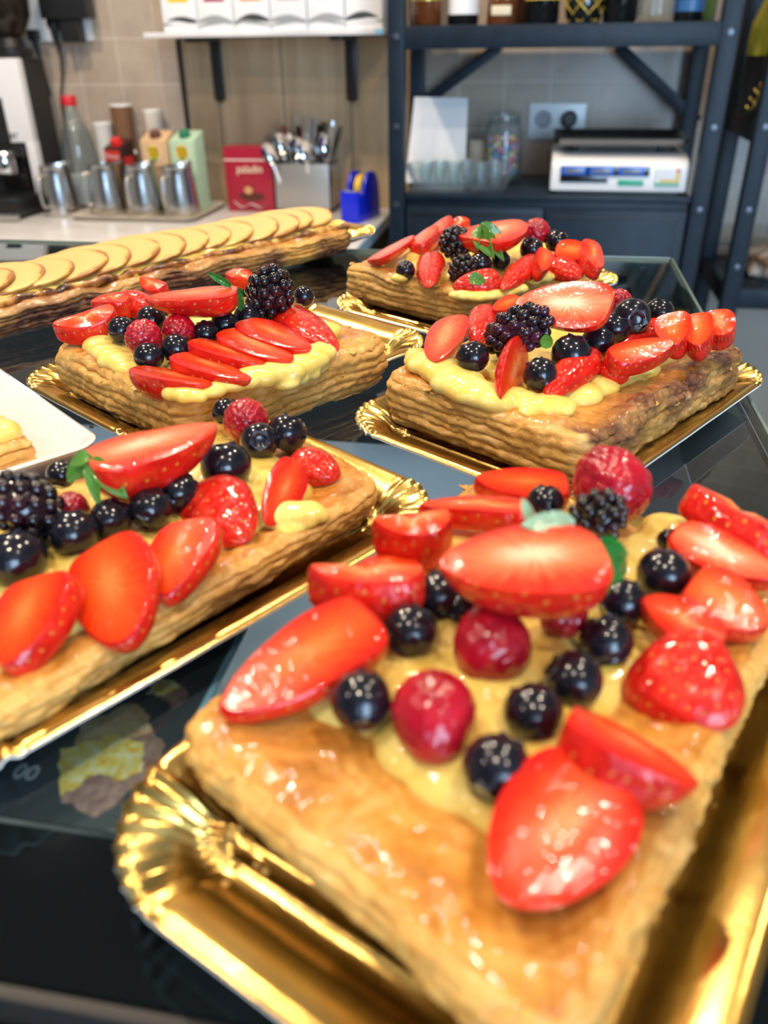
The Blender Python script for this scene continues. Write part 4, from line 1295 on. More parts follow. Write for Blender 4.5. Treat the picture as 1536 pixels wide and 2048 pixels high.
strawberry(T, 'slice_orange', (0.0067, 0.5392, 0.0410), (0.0045, 0.5110, 0.0340), 0.0125, 'narrow orange strawberry slice in the farthest tart row', (.3, -.7, .6), .009)
strawberry(T, 'half', (0.0107, 0.5486, 0.0320), (0.0316, 0.5268, 0.0300), 0.0186, 'seeded red strawberry piece near the right end of the farthest tart', (-.1, -.7, .7), .012, up=True)
strawberry(T, 'slice_orange', (0.0139, 0.5534, 0.0390), (0.0398, 0.5469, 0.0380), 0.0178, 'orange strawberry slice near the right end of the farthest tart', (-.05, -.6, .8), .009)
strawberry(T, 'slice', (0.0347, 0.5614, 0.0410), (0.0383, 0.5156, 0.0330), 0.0152, 'last strawberry slice at the right end of the farthest tart', (.25, -.7, .6), .009)
blackberry(T, (-0.0512, 0.5554, 0.0430, 0.0116), 'blackberry left of the ragged leaf on the farthest tart', (-.2, -.9, .4), h=1.0)
blackberry(T, (-0.0432, 0.5185, 0.0350, 0.0088), 'glazed blackberry low at the front of the farthest tart', (.4, -.3, .6), h=1.05)
blueberry(T, (-0.0801, 0.5225, 0.0320, 0.0064), 'lone blueberry at the left front of the farthest tart', (-.3, -.2, .9))
blueberry(T, (-0.0710, 0.5468, 0.0330, 0.0043), 'small blueberry right of the lone blueberry', (.3, .2, .9))
blueberry(T, (-0.0333, 0.5338, 0.0345, 0.0077), 'blueberry under the ragged leaf', (.2, .3, .8))
blueberry(T, (-0.0205, 0.5465, 0.0345, 0.0062), 'blueberry below the tip of the ragged leaf', (0, .3, .8))
blueberry(T, (-0.0014, 0.5651, 0.0380, 0.0080), 'blueberry below the farthest raspberry', (-.3, -.4, .8))
blueberry(T, (0.0150, 0.5824, 0.0400, 0.0082), 'blueberry right of the farthest raspberry', (.2, .2, .8))
raspberry(T, (0.0007, 0.5888, 0.0440, 0.0097), 'farthest raspberry, right of the big half', (.1, -.3, .8), .95)

# ------------------------------------------------------------------ white plate at the left edge
pc = (-0.1660, 0.2755, 0.0)
pl = thing('square_plate', 'white square plate with raised rim at the left edge', 'plate', (pc[0], pc[1], 0.0003), radians(52))
mb = MB()
# local frame: the plate's right corner sits at the origin, plate extends to -x and +y
pw = 0.17
rim = [(0.0, 0.0195), (0.0015, 0.0205), (0.004, 0.0195), (0.015, 0.0060), (0.018, 0.0050), (0.030, 0.0046), (0.080, 0.0046)]
vs, fs = [], []
for d, z in rim:
    P_ = rrect(pw / 2 - d, pw / 2 - d, max(.012 - d, .004), 10, 8)
    vs += [(x - pw / 2, y + pw / 2, z) for x, y, _ in P_]
npl = len(P_)
for j in range(len(rim) - 1):
    for i in range(npl): fs.append([j * npl + i, j * npl + (i + 1) % npl, (j + 1) * npl + (i + 1) % npl, (j + 1) * npl + i])
fs.append([(len(rim) - 1) * npl + i for i in range(npl)])
b0 = len(vs)
for d, z in [(0.0008, 0.0175), (0.020, 0.0), (0.06, 0.0)]:
    vs += [(x - pw / 2, y + pw / 2, z) for x, y, _ in rrect(pw / 2 - d, pw / 2 - d, max(.012 - d, .004), 10, 8)]
for i in range(npl):
    k = (i + 1) % npl
    fs.append([k, i, b0 + i, b0 + k])
    for j in range(2): fs.append([b0 + j * npl + k, b0 + j * npl + i, b0 + (j + 1) * npl + i, b0 + (j + 1) * npl + k])
fs.append([b0 + 2 * npl + i for i in range(npl)][::-1])
mb.add(vs, fs)
mb.build('dish', M['ceramic'], pl, True, 35)
tc = (-0.2206, 0.2655, 0.0100)
px_ = thing('pastry_slice', 'cut piece of custard puff pastry on the white plate', 'pastry', (tc[0], tc[1], 0.0056))
e1, e2 = Vector((.83, -.55)), Vector((.55, .83))
cq = Vector((tc[0] + .004, tc[1]))
pastry('pastry_base', [tuple(cq - e2 * .022 + e1 * .010), tuple(cq + e2 * .018 + e1 * .010), tuple(cq + e2 * .018 - e1 * .05), tuple(cq - e2 * .022 - e1 * .05)], 0.0056, 0.019, 91, px_, bake_small(4), layers=4, rough=1.1)
lumps('custard', [(cq.x - .004 + .012 * i * .55 - .012 * j * .6, cq.y + .012 * i * .8 + .010 * j * .4, .020, .010, .010, .006) for i in range(-1, 2) for j in range(3)], px_, M['custard'])

# ------------------------------------------------------------------ back bar: worktop and cupboards
ZW = -0.25
wt = thing('worktop', 'white marbled worktop along the back wall behind the apple tart', 'worktop', (-1.65, 2.06, ZW - .03))
MB().box((0, 0, .015), (2.50, .64, .03), 0, .002).build('slab', M['laminate'], wt)
MB().box((1.2512, 0, .015), (.0022, .638, .028)).build('edge_band', flat('pale_blue_edge', (0.40, 0.62, 0.80), 0.3), wt)
bc = thing('base_cupboard', 'dark base cupboard under the white worktop', 'cupboard', (-1.65, 2.08, -1.15))
MB().box((0, 0.01, .434), (2.46, .58, .866)).build('carcass', M['dark_grey'], bc)
for i in range(4):
    MB().box((-.92 + .613 * i, -.292, .46), (.605, .018, .78), 0, .002).build('door', M['dark_grey'], bc)

# white wall shelf on black brackets
ws = thing('wall_shelf', 'white wall shelf on two black brackets above the timber boarding', 'shelf', (-.692, 2.295, 0.1725))
MB().box((0, 0, .0058), (.606, .205, .0116), 0, .001).build('shelf_board', M['laminate'], ws)
MB().box((.292, -.1032, .0058), (.020, .0012, .0116)).build('blue_tag', flat('sky_blue_tag', (0.25, 0.55, 0.85), 0.4), ws)
for x in ((-0.8778, 2.3850, 0.1200)[0], (-0.5085, 2.3850, 0.1168)[0]):
    mb = MB()
    lx = x + .692
    mb.box((lx, .078, -.075), (.030, .012, .150), 0, .005).tube([(lx, .078, -.148), (lx, .078, -.152)], .0149, 16, flat=.4)
    mb.box((lx, -.005, -.006), (.030, .178, .010), 0, .003)
    mb.build('bracket', M['black'], ws)

# six white boxes on the shelf
BAND = [(0.85, 0.58, 0.02), (0.42, 0.02, 0.07), (0.72, 0.30, 0.06), (0.62, 0.42, 0.42), (0.80, 0.80, 0.80), (0.45, 0.45, 0.47)]
WHAT = ['yellow banded', 'crimson banded', 'orange banded', 'dusty pink banded', 'plain banded', 'grey banded']
POS = ['at the left end of the shelf', 'second from the left', 'third from the left', 'fourth from the left', 'fifth from the left', 'at the right end of the shelf']
bx0, bx1 = (-0.9450, 2.2050, 0.1998)[0], (-0.3927, 2.2050, 0.1918)[0]
bwid = (bx1 - bx0) / 6
wave_dark = flat('printed_wave_dark', (0.045, 0.05, 0.055), 0.5)
wave_mid = flat('printed_wave_grey', (0.32, 0.33, 0.33), 0.5)
box_white = flat('white_carton', (0.84, 0.83, 0.83), 0.5)
for i in range(6):
    bo = thing('carton_box', 'white carton box with grey wave print, %s, %s' % (WHAT[i], POS[i]), 'box', (bx0 + bwid * (i + .5), 2.205, 0.1842), 0, 'white cartons on the wall shelf')
    MB().box((0, .06, .11), (bwid - .003, .12, .22), 0, .0012).build('carton', box_white, bo)
    def arc(y0, h, skew, th):
        top, bot = [], []
        for k in range(17):
            t = k / 16
            x = (t - .5) * (bwid - .006)
            top.append((x, -.0006, y0 + h * sin(pi * t) + skew * (t - .5)))
            bot.append((x, -.0006, y0 - th + (h - th) * sin(pi * t) * .55 + skew * (t - .5)))
        return top + bot[::-1]
    a = arc(.022, .010 + .002 * (i % 3), .004 * (-1) ** i, .006)
    b = [(x, y - .0003, z - .003) for x, y, z in arc(.020, .005, .010 * (-1) ** (i + 1), .003)]
    MB().add(a, [list(range(len(a)))[::-1]]).build('printed_wave', wave_dark if i in (0, 2, 5) else wave_mid, bo, False)
    MB().add(b, [list(range(len(b)))[::-1]]).build('printed_wave', box_white if i in (0, 5) else wave_mid, bo, False)
    MB().box((0, -.0004, .071), (bwid * .56, .0008, .018)).build('colour_band', flat('band_%d' % i, BAND[i], 0.5), bo)

# ------------------------------------------------------------------ coffee corner
st = thing('serving_tray', 'beige plastic tray under three steel milk jugs', 'tray', (-1.065, 2.232, ZW))
mb = MB()
vs, fs = [], []
for hl, hw, z in [(.180, .132, .0130), (.176, .128, .0135), (.165, .117, .0035), (.05, .05, .0035)]:
    vs += [(x, y, z) for x, y, _ in rrect(hl, hw, .03, 8, 6)]
nn = len(vs) // 4
for j in range(3):
    for i in range(nn): fs.append([j * nn + i, j * nn + (i + 1) % nn, (j + 1) * nn + (i + 1) % nn, (j + 1) * nn + i])
fs.append([3 * nn + i for i in range(nn)])
b0 = len(vs)
vs += [(x, y, .0115) for x, y, _ in rrect(.180, .132, .03, 8, 6)] + [(x, y, 0) for x, y, _ in rrect(.165, .117, .03, 8, 6)]
for i in range(nn):
    k = (i + 1) % nn
    fs += [[k, i, b0 + i, b0 + k], [b0 + k, b0 + i, b0 + nn + i, b0 + nn + k]]
fs.append([b0 + nn + i for i in range(nn)][::-1])
mb.add(vs, fs)
mb.build('tray_shell', M['beige_tray'], st, True, 40)

def milk_jug(x, y, z, label, spin=0.0):
    j = thing('milk_jug', label, 'jug', (x, y, z), spin, 'steel milk jugs')
    j.scale = (1.0, 1.0, 1.12)
    prof = [(0, 0), (.044, 0), (.0485, .003), (.0495, .010), (.047, .035), (.0435, .070), (.0400, .095), (.0395, .108), (.0402, .112),
            (.0390, .112), (.0384, .107), (.042, .070), (.0455, .035), (.047, .012), (.043, .004), (0, .004)]
    mb = MB().lathe(prof, n=48)
    me = mb.mesh('body', M['steel'], True, 50)
    for v in me.vertices:            # pouring lip
        if v.co.z > .085:
            k = (v.co.z - .085) / .027
            a = atan2(v.co.y, v.co.x)
            d = max(0, cos(a)) ** 6
            v.co.x += .016 * d * k; v.co.z += .006 * d * k
    obj_from('body', me, j)
    h = MB().tube([(-.036, 0, .094), (-.052, 0, .095), (-.064, 0, .088), (-.067, 0, .070), (-.066, 0, .045), (-.062, 0, .026), (-.056, 0, .022), (-.048, 0, .024)], .0055, 10, flat=.55)
    h.build('handle', M['steel_satin'], j)
    return j
jz = ZW + .0037
milk_jug((-1.3071, 2.1916, -0.2500)[0], (-1.3071, 2.1916, -0.2500)[1], ZW, 'steel milk jug standing directly on the worktop, left of the beige tray', radians(72))
milk_jug((-1.1705, 2.2063, -0.2460)[0], (-1.1705, 2.2063, -0.2460)[1], jz, 'steel milk jug at the left end of the beige tray', radians(40))
milk_jug((-1.0567, 2.1883, -0.2460)[0], (-1.0567, 2.1883, -0.2460)[1], jz, 'middle steel milk jug on the beige tray', radians(78))
milk_jug((-0.9535, 2.1920, -0.2460)[0], (-0.9535, 2.1920, -0.2460)[1], jz, 'steel milk jug at the right end of the beige tray', radians(72))

# glass milk bottle with red cap
bp = (-1.3024, 2.3250, -0.1524)
gb = thing('milk_bottle', 'nearly empty clear bottle with red cap beside the coffee machine', 'bottle', (bp[0], bp[1], ZW))
prof = [(0, .002), (.034, 0), (.041, .006), (.043, .03), (.046, .09), (.047, .12), (.044, .155), (.034, .20), (.022, .235), (.0175, .25), (.0175, .268),
        (.0162, .268), (.0160, .25), (.0205, .235), (.0325, .20), (.0425, .155), (.0455, .12), (.0445, .09), (.0415, .03), (.039, .008), (0, .006)]
MB().lathe(prof, n=40).build('bottle_body', M['glass'], gb, True, 60)
MB().lathe([(0, .264), (.0195, .264), (.0205, .267), (.0205, .286), (.019, .289), (0, .289)], n=32).build('cap', flat('red_cap', (0.62, 0.02, 0.03), 0.35), gb)
MB().lathe([(0, .0075), (.038, .0085), (.0405, .03), (.0440, .085), (0, .085)], n=32).build('milk_residue', flat('milk_film', (0.72, 0.71, 0.68), 0.4), gb)

def paper_cup(x, y, z, h, r, col, label, sticker=None):
    c = thing('paper_cup', label, 'cup', (x, y, z), 0, 'paper cups by the wall')
    MB().lathe([(0, .003), (r * .72, .003), (r * .72, 0), (r * .74, 0), (r, h - .003), (r * 1.03, h), (r * .98, h + .002), (r * .96, h - .002), (r * .70, .005), (0, .005)], n=36).build('cup_wall', flat('cup_' + label[:6], col, 0.6), c)
    MB().lathe([(r * .965, h - .003), (r * 1.03, h - .002), (r * 1.04, h + .001), (r * 1.0, h + .003), (r * .96, h)], n=36).build('rolled_rim', M['white_paper'], c)
    if sticker:
        MB().lathe([(0, .0), (.021, .0), (.021, .0012), (0, .0012)], c=(sticker[0], sticker[1], h * .55), n=28, axis=(sticker[0], sticker[1] * 1.0, .12)).build('round_sticker', M['white_paper'], c)
    return c
c1 = (-1.1718, 2.3680, -0.1031)
paper_cup(c1[0], c1[1], ZW, .262, .030, (0.23, 0.11, 0.05), 'brown paper cup with round white sticker behind the dark carton', (.018, -.026))
c2 = (-1.2373, 2.3680, -0.1302)
paper_cup(c2[0], c2[1], ZW, .215, .027, (0.78, 0.75, 0.70), 'white paper cup behind the dark carton, left of the brown cup')
c3 = (-1.0772, 2.3620, -0.1018)
paper_cup(c3[0], c3[1], ZW, .248, .026, (0.80, 0.72, 0.60), 'cream paper cup behind the peach carton')

def carton(x, y, z, w, d, h, rz, col, capcol, label, gable=.022):
    c = thing('drink_carton', label, 'carton', (x, y, z), rz, 'drink cartons on the back worktop')
    m = flat('carton_' + label[:8], col, 0.35)
    mb = MB()
    hw, hd = w / 2, d / 2
    vs = [(-hw, -hd, 0), (hw, -hd, 0), (hw, hd, 0), (-hw, hd, 0), (-hw, -hd, h - gable), (hw, -hd, h - gable), (hw, hd, h), (-hw, hd, h)]
    bm = bmesh.new()
    bv = [bm.verts.new(p) for p in vs]
    for f in [(3, 2, 1, 0), (0, 1, 5, 4), (1, 2, 6, 5), (2, 3, 7, 6), (3, 0, 4, 7), (4, 5, 6, 7)]: bm.faces.new([bv[i] for i in f])
    bmesh.ops.bevel(bm, geom=list(bm.edges), offset=.0015, segments=2, affect='EDGES', profile=.6)
    mb.take(bm); mb.build('carton_body', m, c)
    nz = Vector((0, -gable, d)).normalized()
    MB().lathe([(0, 0), (.0165, 0), (.0165, .004), (.014, .005), (.014, .014), (.0125, .0155), (0, .0155)], c=(0, -hd * .15, h - gable * .58), n=28, axis=nz).build('screw_cap', flat('cap_' + label[:8], capcol, 0.35), c)
    return c, hw, hd
RXF = (radians(90), 0, 0)
p = (-1.1583, 2.2900, -0.1333)
c, hw, hd = carton(p[0], p[1], jz, .066, .050, .180, radians(-20), (0.035, 0.016, 0.014), (0.75, 0.02, 0.02), 'dark brown milk carton with red cap and red name label')
MB().box((-.002, -hd - .0004, .138), (.058, .0008, .030), 0, .0003).build('name_label', flat('label_red', (0.72, 0.03, 0.02), 0.4), c)
text('lettering', 'Pascual', .0165, (-.002, -hd - .0012, .138), RXF, M['white_paper'], c)
MB().box((hw + .0004, .0, .122), (.0008, .036, .030)).build('name_label', flat('label_red_side', (0.55, 0.03, 0.03), 0.4), c)
yel = flat('logo_yellow', (0.86, 0.58, 0.03), 0.4)
ink = flat('logo_dark_ink', (0.06, 0.05, 0.02), 0.5)
leafm = flat('logo_leaf_green', (0.10, 0.28, 0.05), 0.5)
for (pxx, rz, col, cc, lab, sub) in ((((-1.0417, 2.2900, -0.1322)), -2, (0.72, 0.47, 0.27), (0.13, 0.05, 0.04), 'peach drink carton with brown cap and yellow round logo', 'SOJA'),
                              (((-0.9605, 2.3000, -0.1326)), -8, (0.50, 0.70, 0.50), (0.02, 0.20, 0.12), 'pale green drink carton with green cap and yellow round logo', 'AVENA')):
    c, hw, hd = carton(pxx[0], pxx[1], jz, .074, .060, .200, radians(rz), col, cc, lab)
    MB().lathe([(0, 0), (.021, 0), (.021, .0008), (0, .0008)], c=(0, -hd - .0001, 0.148), n=32, axis=(0, -1, 0)).build('round_logo', M['white_paper'], c)
    MB().lathe([(0, 0), (.019, 0), (.019, .0008), (0, .0008)], c=(0, -hd - .0006, 0.149), n=32, axis=(0, -1, 0)).build('round_logo', yel, c)
    text('lettering', 'ViVE', .017, (-.001, -hd - .0018, 0.156), (radians(90), 0, 0), ink, c)
    text('lettering', 'SOY', .015, (.003, -hd - .0018, 0.143), (radians(90), 0, 0), ink, c)
    MB().sphere((.0, -hd - .0010, 0.132), (.008, .0008, .005), 12, 8).build('leaf_mark', leafm, c)
    text('lettering', sub, .014, (0, -hd - .0008, 0.110), RXF, ink, c)
    if sub == 'AVENA':
        MB().box((0, -hd - .0002, .012), (.070, .0006, .022)).build('green_band', flat('band_green', (0.03, 0.30, 0.12), 0.4), c)

# red cocoa box
p0, p1 = (-0.8465, 2.2850, -0.2537), (-0.7176, 2.2850, -0.2513)
rb = thing('cocoa_box', 'red cocoa box with a chocolate cup picture, left of the cutlery holder', 'box', ((p0[0] + p1[0]) / 2 - .004, 2.285, ZW))
rw = p1[0] - p0[0] + .006
MB().box((0, .035, .083), (rw, .07, .166), 0, .002).build('box_body', flat('cocoa_red', (0.36, 0.012, 0.035), 0.3), rb)
MB().box((0, -.0004, .1335), (rw, .0008, .0045)).build('cream_band', flat('cream_print', (0.75, 0.55, 0.50), 0.5), rb)
text('lettering', 'paladin', .029, (.004, -.0012, .110), RXF, flat('cream_letters', (0.85, 0.78, 0.55), 0.4), rb, sx=.92)
mb = MB()
pts = [(-.050 + .1 * k / 20, -.0006, .023 + .006 * sin(k * .55 + 2.2) - .008 * sin(pi * k / 20)) for k in range(21)]
mb.tube(pts, [.002 + .006 * sin(pi * min(1, (k + 1) / 21)) for k in range(21)], 8, flat=.08)
mb.build('printed_cream_wave', M['white_paper'], rb)
mb = MB().add([(.038 * cos(a) + .004, -.0011, .042 + .014 * sin(a) * (1 if sin(a) < 0 else .55)) for a in [2 * pi * k / 28 for k in range(28)]], [list(range(28))[::-1]])
mb.build('printed_cup', flat('print_chocolate', (0.09, 0.022, 0.012), 0.3), rb, False)
mb = MB().add([(.012 * cos(a) - .004, -.0016, .056 + .010 * sin(a)) for a in [2 * pi * k / 20 for k in range(20)]], [list(range(20))[::-1]])
mb.build('printed_pastry', flat('print_caramel', (0.62, 0.33, 0.14), 0.4), rb, False)
pts = [(.0 + .012 * sin(k * .5), -.0010, .066 + .0028 * k) for k in range(11)]
MB().tube(pts, [.004 - .0003 * k for k in range(11)], 8, flat=.1).build('printed_steam', flat('print_steam', (0.55, 0.16, 0.16), 0.5), rb)

# cutlery holder
p0, p1 = (-0.7126, 2.2830, -0.2508), (-0.5580, 2.2830, -0.2506)
cw = p1[0] - p0[0]
hx, hy = (p0[0] + p1[0]) / 2, 2.283
ch = thing('cutlery_holder', 'satin steel cutlery holder with black corners on the worktop', 'holder', (hx, hy, ZW))
MB().box((0, .0, .066), (cw * .98, .0016, .118), 0, .0006).build('steel_panel', M['steel_satin'], ch)
mb = MB()
mb.box((0, .058, .004), (cw + .006, .122, .008), 0, .003)
for sx in (-1, 1):
    mb.box((sx * (cw / 2 + .001), .058, .066), (.004, .116, .118), 0, .0015)
mb.box((0, .114, .066), (cw, .003, .118))
mb.build('black_frame', M['black'], ch)
MB().box((cw / 2 + .004, .058, .068), (.0015, .104, .108), 0, .0005).build('steel_panel', M['chrome'], ch)

def ribbon(path, widths, th, mb):
    """flat tapering strip along local z, face towards -y"""
    vs, fs = [], []
    for (x, y, z), w in zip(path, widths):
        vs += [(x - w / 2, y - th / 2, z), (x + w / 2, y - th / 2, z), (x + w / 2, y + th / 2, z), (x - w / 2, y + th / 2, z)]
    for i in range(len(path) - 1):
        a = 4 * i
        for k in range(4): fs.append([a + k, a + (k + 1) % 4, a + 4 + (k + 1) % 4, a + 4 + k])
    fs += [[3, 2, 1, 0], [4 * (len(path) - 1) + k for k in range(4)]]
    return mb.add(vs, fs)
def cutlery_mesh(kind):
    h, b = MB(), MB()
    ribbon([(0, 0, 0), (0, 0, .03), (0, 0, .08), (0, 0, .115)], [.014, .013, .008, .006], .0024, h)
    if kind == 'fork':
        ribbon([(0, 0, .115), (0, -.002, .128), (0, -.001, .142)], [.006, .020, .023], .002, b)
        for k in range(4):
            x = (k - 1.5) * .0062
            ribbon([(x, -.001, .141), (x, .001, .17), (x, .003, .186)], [.0036, .0030, .0016], .0018, b)
    elif kind == 'spoon':
        vs, fs = [], []
        for i in range(9):
            for k in range(20):
                r = i / 8; a = 2 * pi * k / 20
                vs.append((.0185 * r * sin(a), -.008 * (r * r - 1) - .004, .145 - .028 * r * cos(a)))
        for i in range(8):
            for k in range(20): fs.append([i * 20 + k, i * 20 + (k + 1) % 20, (i + 1) * 20 + (k + 1) % 20, (i + 1) * 20 + k])
        b.add(vs, fs); b.add([(x, y + .0012, z) for x, y, z in vs], [f[::-1] for f in fs])
    else:
        h = MB(); ribbon([(0, 0, .07), (0, 0, .13), (0, 0, .170), (0, 0, .188)], [.015, .019, .021, .017], .004, h)
        ribbon([(0, 0, .0), (0, 0, .03), (0, 0, .07)], [.010, .018, .018], .0014, b)
    return h.mesh('handle', M['chrome'], True, 35), b.mesh({'fork': 'tines', 'spoon': 'bowl', 'knife': 'blade'}[kind], M['chrome'], True, 35)
CUT = {k: cutlery_mesh(k) for k in ('fork', 'spoon', 'knife')}
def cutlery(kind, x, y, lean, tilt, spin, z, label):
    o = thing(kind, label, kind, (x, y, z), 0, kind + 's in the cutlery holder')
    o.rotation_euler = (tilt, lean, spin)
    h = obj_from('handle', CUT[kind][0], o); b = obj_from({'fork': 'tines', 'spoon': 'bowl', 'knife': 'blade'}[kind], CUT[kind][1], o)
    return o
rnd = random.Random(12)
LF = 'steel fork standing tines up at the left of the cutlery holder'
LS = 'steel spoon with bowl up crowded in the middle of the cutlery holder'
LK = 'steel knife standing handle up at the right of the cutlery holder'
for i, (dx, ln, dz) in enumerate([(-.040, -.30, -.01), (-.034, -.22, .018), (-.026, -.16, .002), (-.010, -.05, .034), (-.004, .14, .03), (-.036, -.30, .0)]):
    cutlery('fork', hx + dx, hy + .03 + .012 * (i % 4), ln, .06 - .05 * (i % 3), rnd.uniform(-.3, .3), ZW + .028 + dz, LF)
for i in range(9):
    cutlery('spoon', hx - .045 + .0105 * i, hy + .016 + .024 * (i % 3), -.28 + .06 * i + rnd.uniform(-.1, .1), rnd.uniform(-.02, .2), rnd.uniform(-.8, .8), ZW + .018 + .014 * (i % 3), LS)
for i, (dx, ln, dz) in enumerate([(.016, .10, .035), (.026, .16, .026), (.034, .24, .03), (.042, .20, .022), (.040, .26, .022), (.034, .36, .028)]):
    cutlery('knife', hx + dx, hy + .030 + .016 * (i % 4), ln, -.04 * (i % 3), rnd.uniform(-.4, .4), ZW + .012 + dz, LK)

# blue tape dispenser
p = (-0.4752, 2.1471, -0.2500)
td = thing('tape_dispenser', 'bright blue tape dispenser with yellow tape at the worktop end', 'dispenser', (p[0], p[1], ZW), radians(-14))
side = [(0, 0), (.135, 0), (.135, .040), (.128, .085), (.108, .112), (.080, .118), (.055, .112), (.042, .092), (.032, .070), (.016, .066), (.004, .080), (0, .078)]
blue = flat('cobalt_blue_plastic', (0.005, 0.02, 0.62), 0.3)
for sx in (-1, 1):
    b = MB(); b.T = Matrix(((0, 0, 1, 0), (1, 0, 0, 0), (0, 1, 0, 0), (0, 0, 0, 1)))
    b.prism(side, sx * .022 - .0035, sx * .022 + .0035, 0, .0015).build('side_cheek', blue, td)
MB().box((0, .068, .018), (.040, .132, .036), 0, .002).box((0, .0025, .038), (.046, .006, .076), 0, .002).box((0, .130, .04), (.040, .008, .075), 0, .002).build('weighted_base', blue, td)
b = MB(); b.lathe([(.018, -.009), (.031, -.009), (.031, .009), (.018, .009), (.018, -.009)], c=(0, .078, .078), n=32, axis=(1, 0, 0))
b.build('tape_roll', flat('yellow_tape', (0.78, 0.50, 0.05), 0.4), td)
MB().box((0, .008, .078), (.034, .010, .003)).build('cutter', M['chrome'], td)

# ------------------------------------------------------------------ coffee machine at the far left
e_ = (-1.3705, 2.2350, 0.1319)
mx, mtop = e_[0], e_[2]
mlow = (-1.3814, 2.2350, -0.0712)[2]
cm = thing('coffee_machine', 'white and black coffee machine cut off by the left edge', 'coffee machine', (mx - .22, 2.235, ZW))
H0, H1 = mlow - ZW, mtop - ZW
mb = MB().box((-.004, .0, (H0 + H1) / 2), (.448, .030, H1 - H0), 0, .006).box((.207, .0, H0 / 2 + .01), (.026, .030, H0 - .01), 0, .004).box((-.23, .0, H0 / 2 + .01), (.02, .03, H0 - .01), 0, .004)
mb.build('front_housing', M['white'], cm)
MB().box((.0, .066, H1 / 2 + .004), (.440, .100, H1 - .012), 0, .004).build('body', M['black_matt'], cm)
MB().box((-.04, .0, H0 - .02), (.46, .06, .028), 0, .004).build('group_head', M['black'], cm)
for k in range(2):
    MB().lathe([(0, 0), (.030, 0), (.032, .006), (.032, .05), (.028, .056), (0, .056)], c=(.135 - .14 * k, -.035, H0 - .075), n=30).build('portafilter', M['chrome'], cm)
MB().box((.135, .012, .11), (.08, .03, .10), 0, .004).build('steel_jug_bay', M['glass_smoke'], cm)
MB().box((-.01, -.075, .030), (.45, .16, .045), 0, .004).build('drip_tray', M['black'], cm)
MB().box((-.01, -.162, .012), (.46, .016, .018), 0, .003).build('tray_lip', M['steel'], cm)
MB().box((.128, -.0156, H1 - .155), (.05, .002, .125), 0, .0005).build('screen', M['black'], cm)
text('lettering', 'bar', .030, (.158, -.0160, H0 + .020), RXF, M['black'], cm)
gx = (-1.4197, 2.2800, 0.1385)
gr = thing('coffee_grinder', 'coffee grinder with smoked bean hopper above the coffee machine', 'grinder', (gx[0], 2.285, mtop + .0005))
MB().lathe([(0, 0), (.052, 0), (.055, .004), (.055, .018), (.040, .024), (.034, .045), (0, .045)], n=36).build('collar', M['black'], gr)
MB().lathe([(.030, .045), (.036, .050), (.056, .075), (.066, .095), (.070, .150), (.072, .20), (.069, .20), (.067, .150), (.063, .097), (.053, .077), (.033, .053), (.029, .047)], n=40).build('hopper', M['glass_smoke'], gr, True, 60)
MB().lathe([(0, .048), (.031, .051), (.052, .078), (.061, .098), (.064, .125), (0, .13)], n=32).build('coffee_beans', flat('coffee_beans_brown', (0.06, 0.03, 0.018), 0.5), gr)

# wall socket strip with plugs
s0, s1 = (-1.4252, 2.3900, 0.1684), (-1.2321, 2.3900, 0.1685)
so = thing('socket_strip', 'white wall socket strip with black plugs above the coffee machine', 'socket', ((s0[0] + s1[0]) / 2, WY, s1[2]))
sw = s1[0] - s0[0]
MB().box((0, -.006, .065), (sw, .012, .13), 0, .003).build('plate', M['white'], so)
def at_so(p): return (p[0] - so.location.x, p[1] - so.location.y, p[2] - so.location.z)
a0 = at_so((-1.2774, 2.3600, 0.2430))
MB().box((a0[0], -.040, a0[2] + .02), (.135, .050, .085), 0, .004).build('power_adapter', M['black'], so)
a1 = at_so((-1.2757, 2.3700, 0.1972))
MB().box((a1[0], -.035, a1[2]), (.055, .042, .062), 0, .006).build('plug', M['black'], so)
a2 = at_so((-1.3291, 2.3700, 0.2014))
mb = MB().lathe([(0, 0), (.018, 0), (.019, .006), (.016, .028), (0, .030)], c=(a2[0], -.014, a2[2] + .01), n=24, axis=(0, -1, 0)).tube([(a2[0], -.034, a2[2] + .008), (a2[0] + .001, -.034, a2[2] - .025), (a2[0] + .003, -.030, a2[2] - .05)], [.012, .009, .005], 12)
mb.build('plug', M['black'], so)
a3 = at_so((-1.3971, 2.3700, 0.1847))
MB().box((a3[0], -.026, a3[2]), (.026, .03, .026), 0, .005).tube([(a3[0], -.028, a3[2] - .012), (a3[0] + .004, -.026, a3[2] - .05)], [.009, .0045], 10).build('plug', M['black'], so)
q0, q1, q2 = at_so((-1.3329, 2.3700, 0.1602)), at_so((-1.3407, 2.3700, 0.0878)), at_so((-1.3598, 2.3700, 0.0255))
MB().tube([(a2[0] + .003, -.030, a2[2] - .048), (q0[0], -.022, q0[2]), ((q0[0] + q1[0]) / 2 + .002, -.016, (q0[2] + q1[2]) / 2), (q1[0], -.014, q1[2]), (q2[0], -.014, q2[2]), (q2[0] - .01, -.014, ZW - so.location.z + .05)], .0036, 10).build('cable', M['black'], so)
MB().tube([(a3[0] + .004, -.026, a3[2] - .048), (a3[0] + .012, -.02, a3[2] - .15)], .0036, 10).build('cable', M['black'], so)

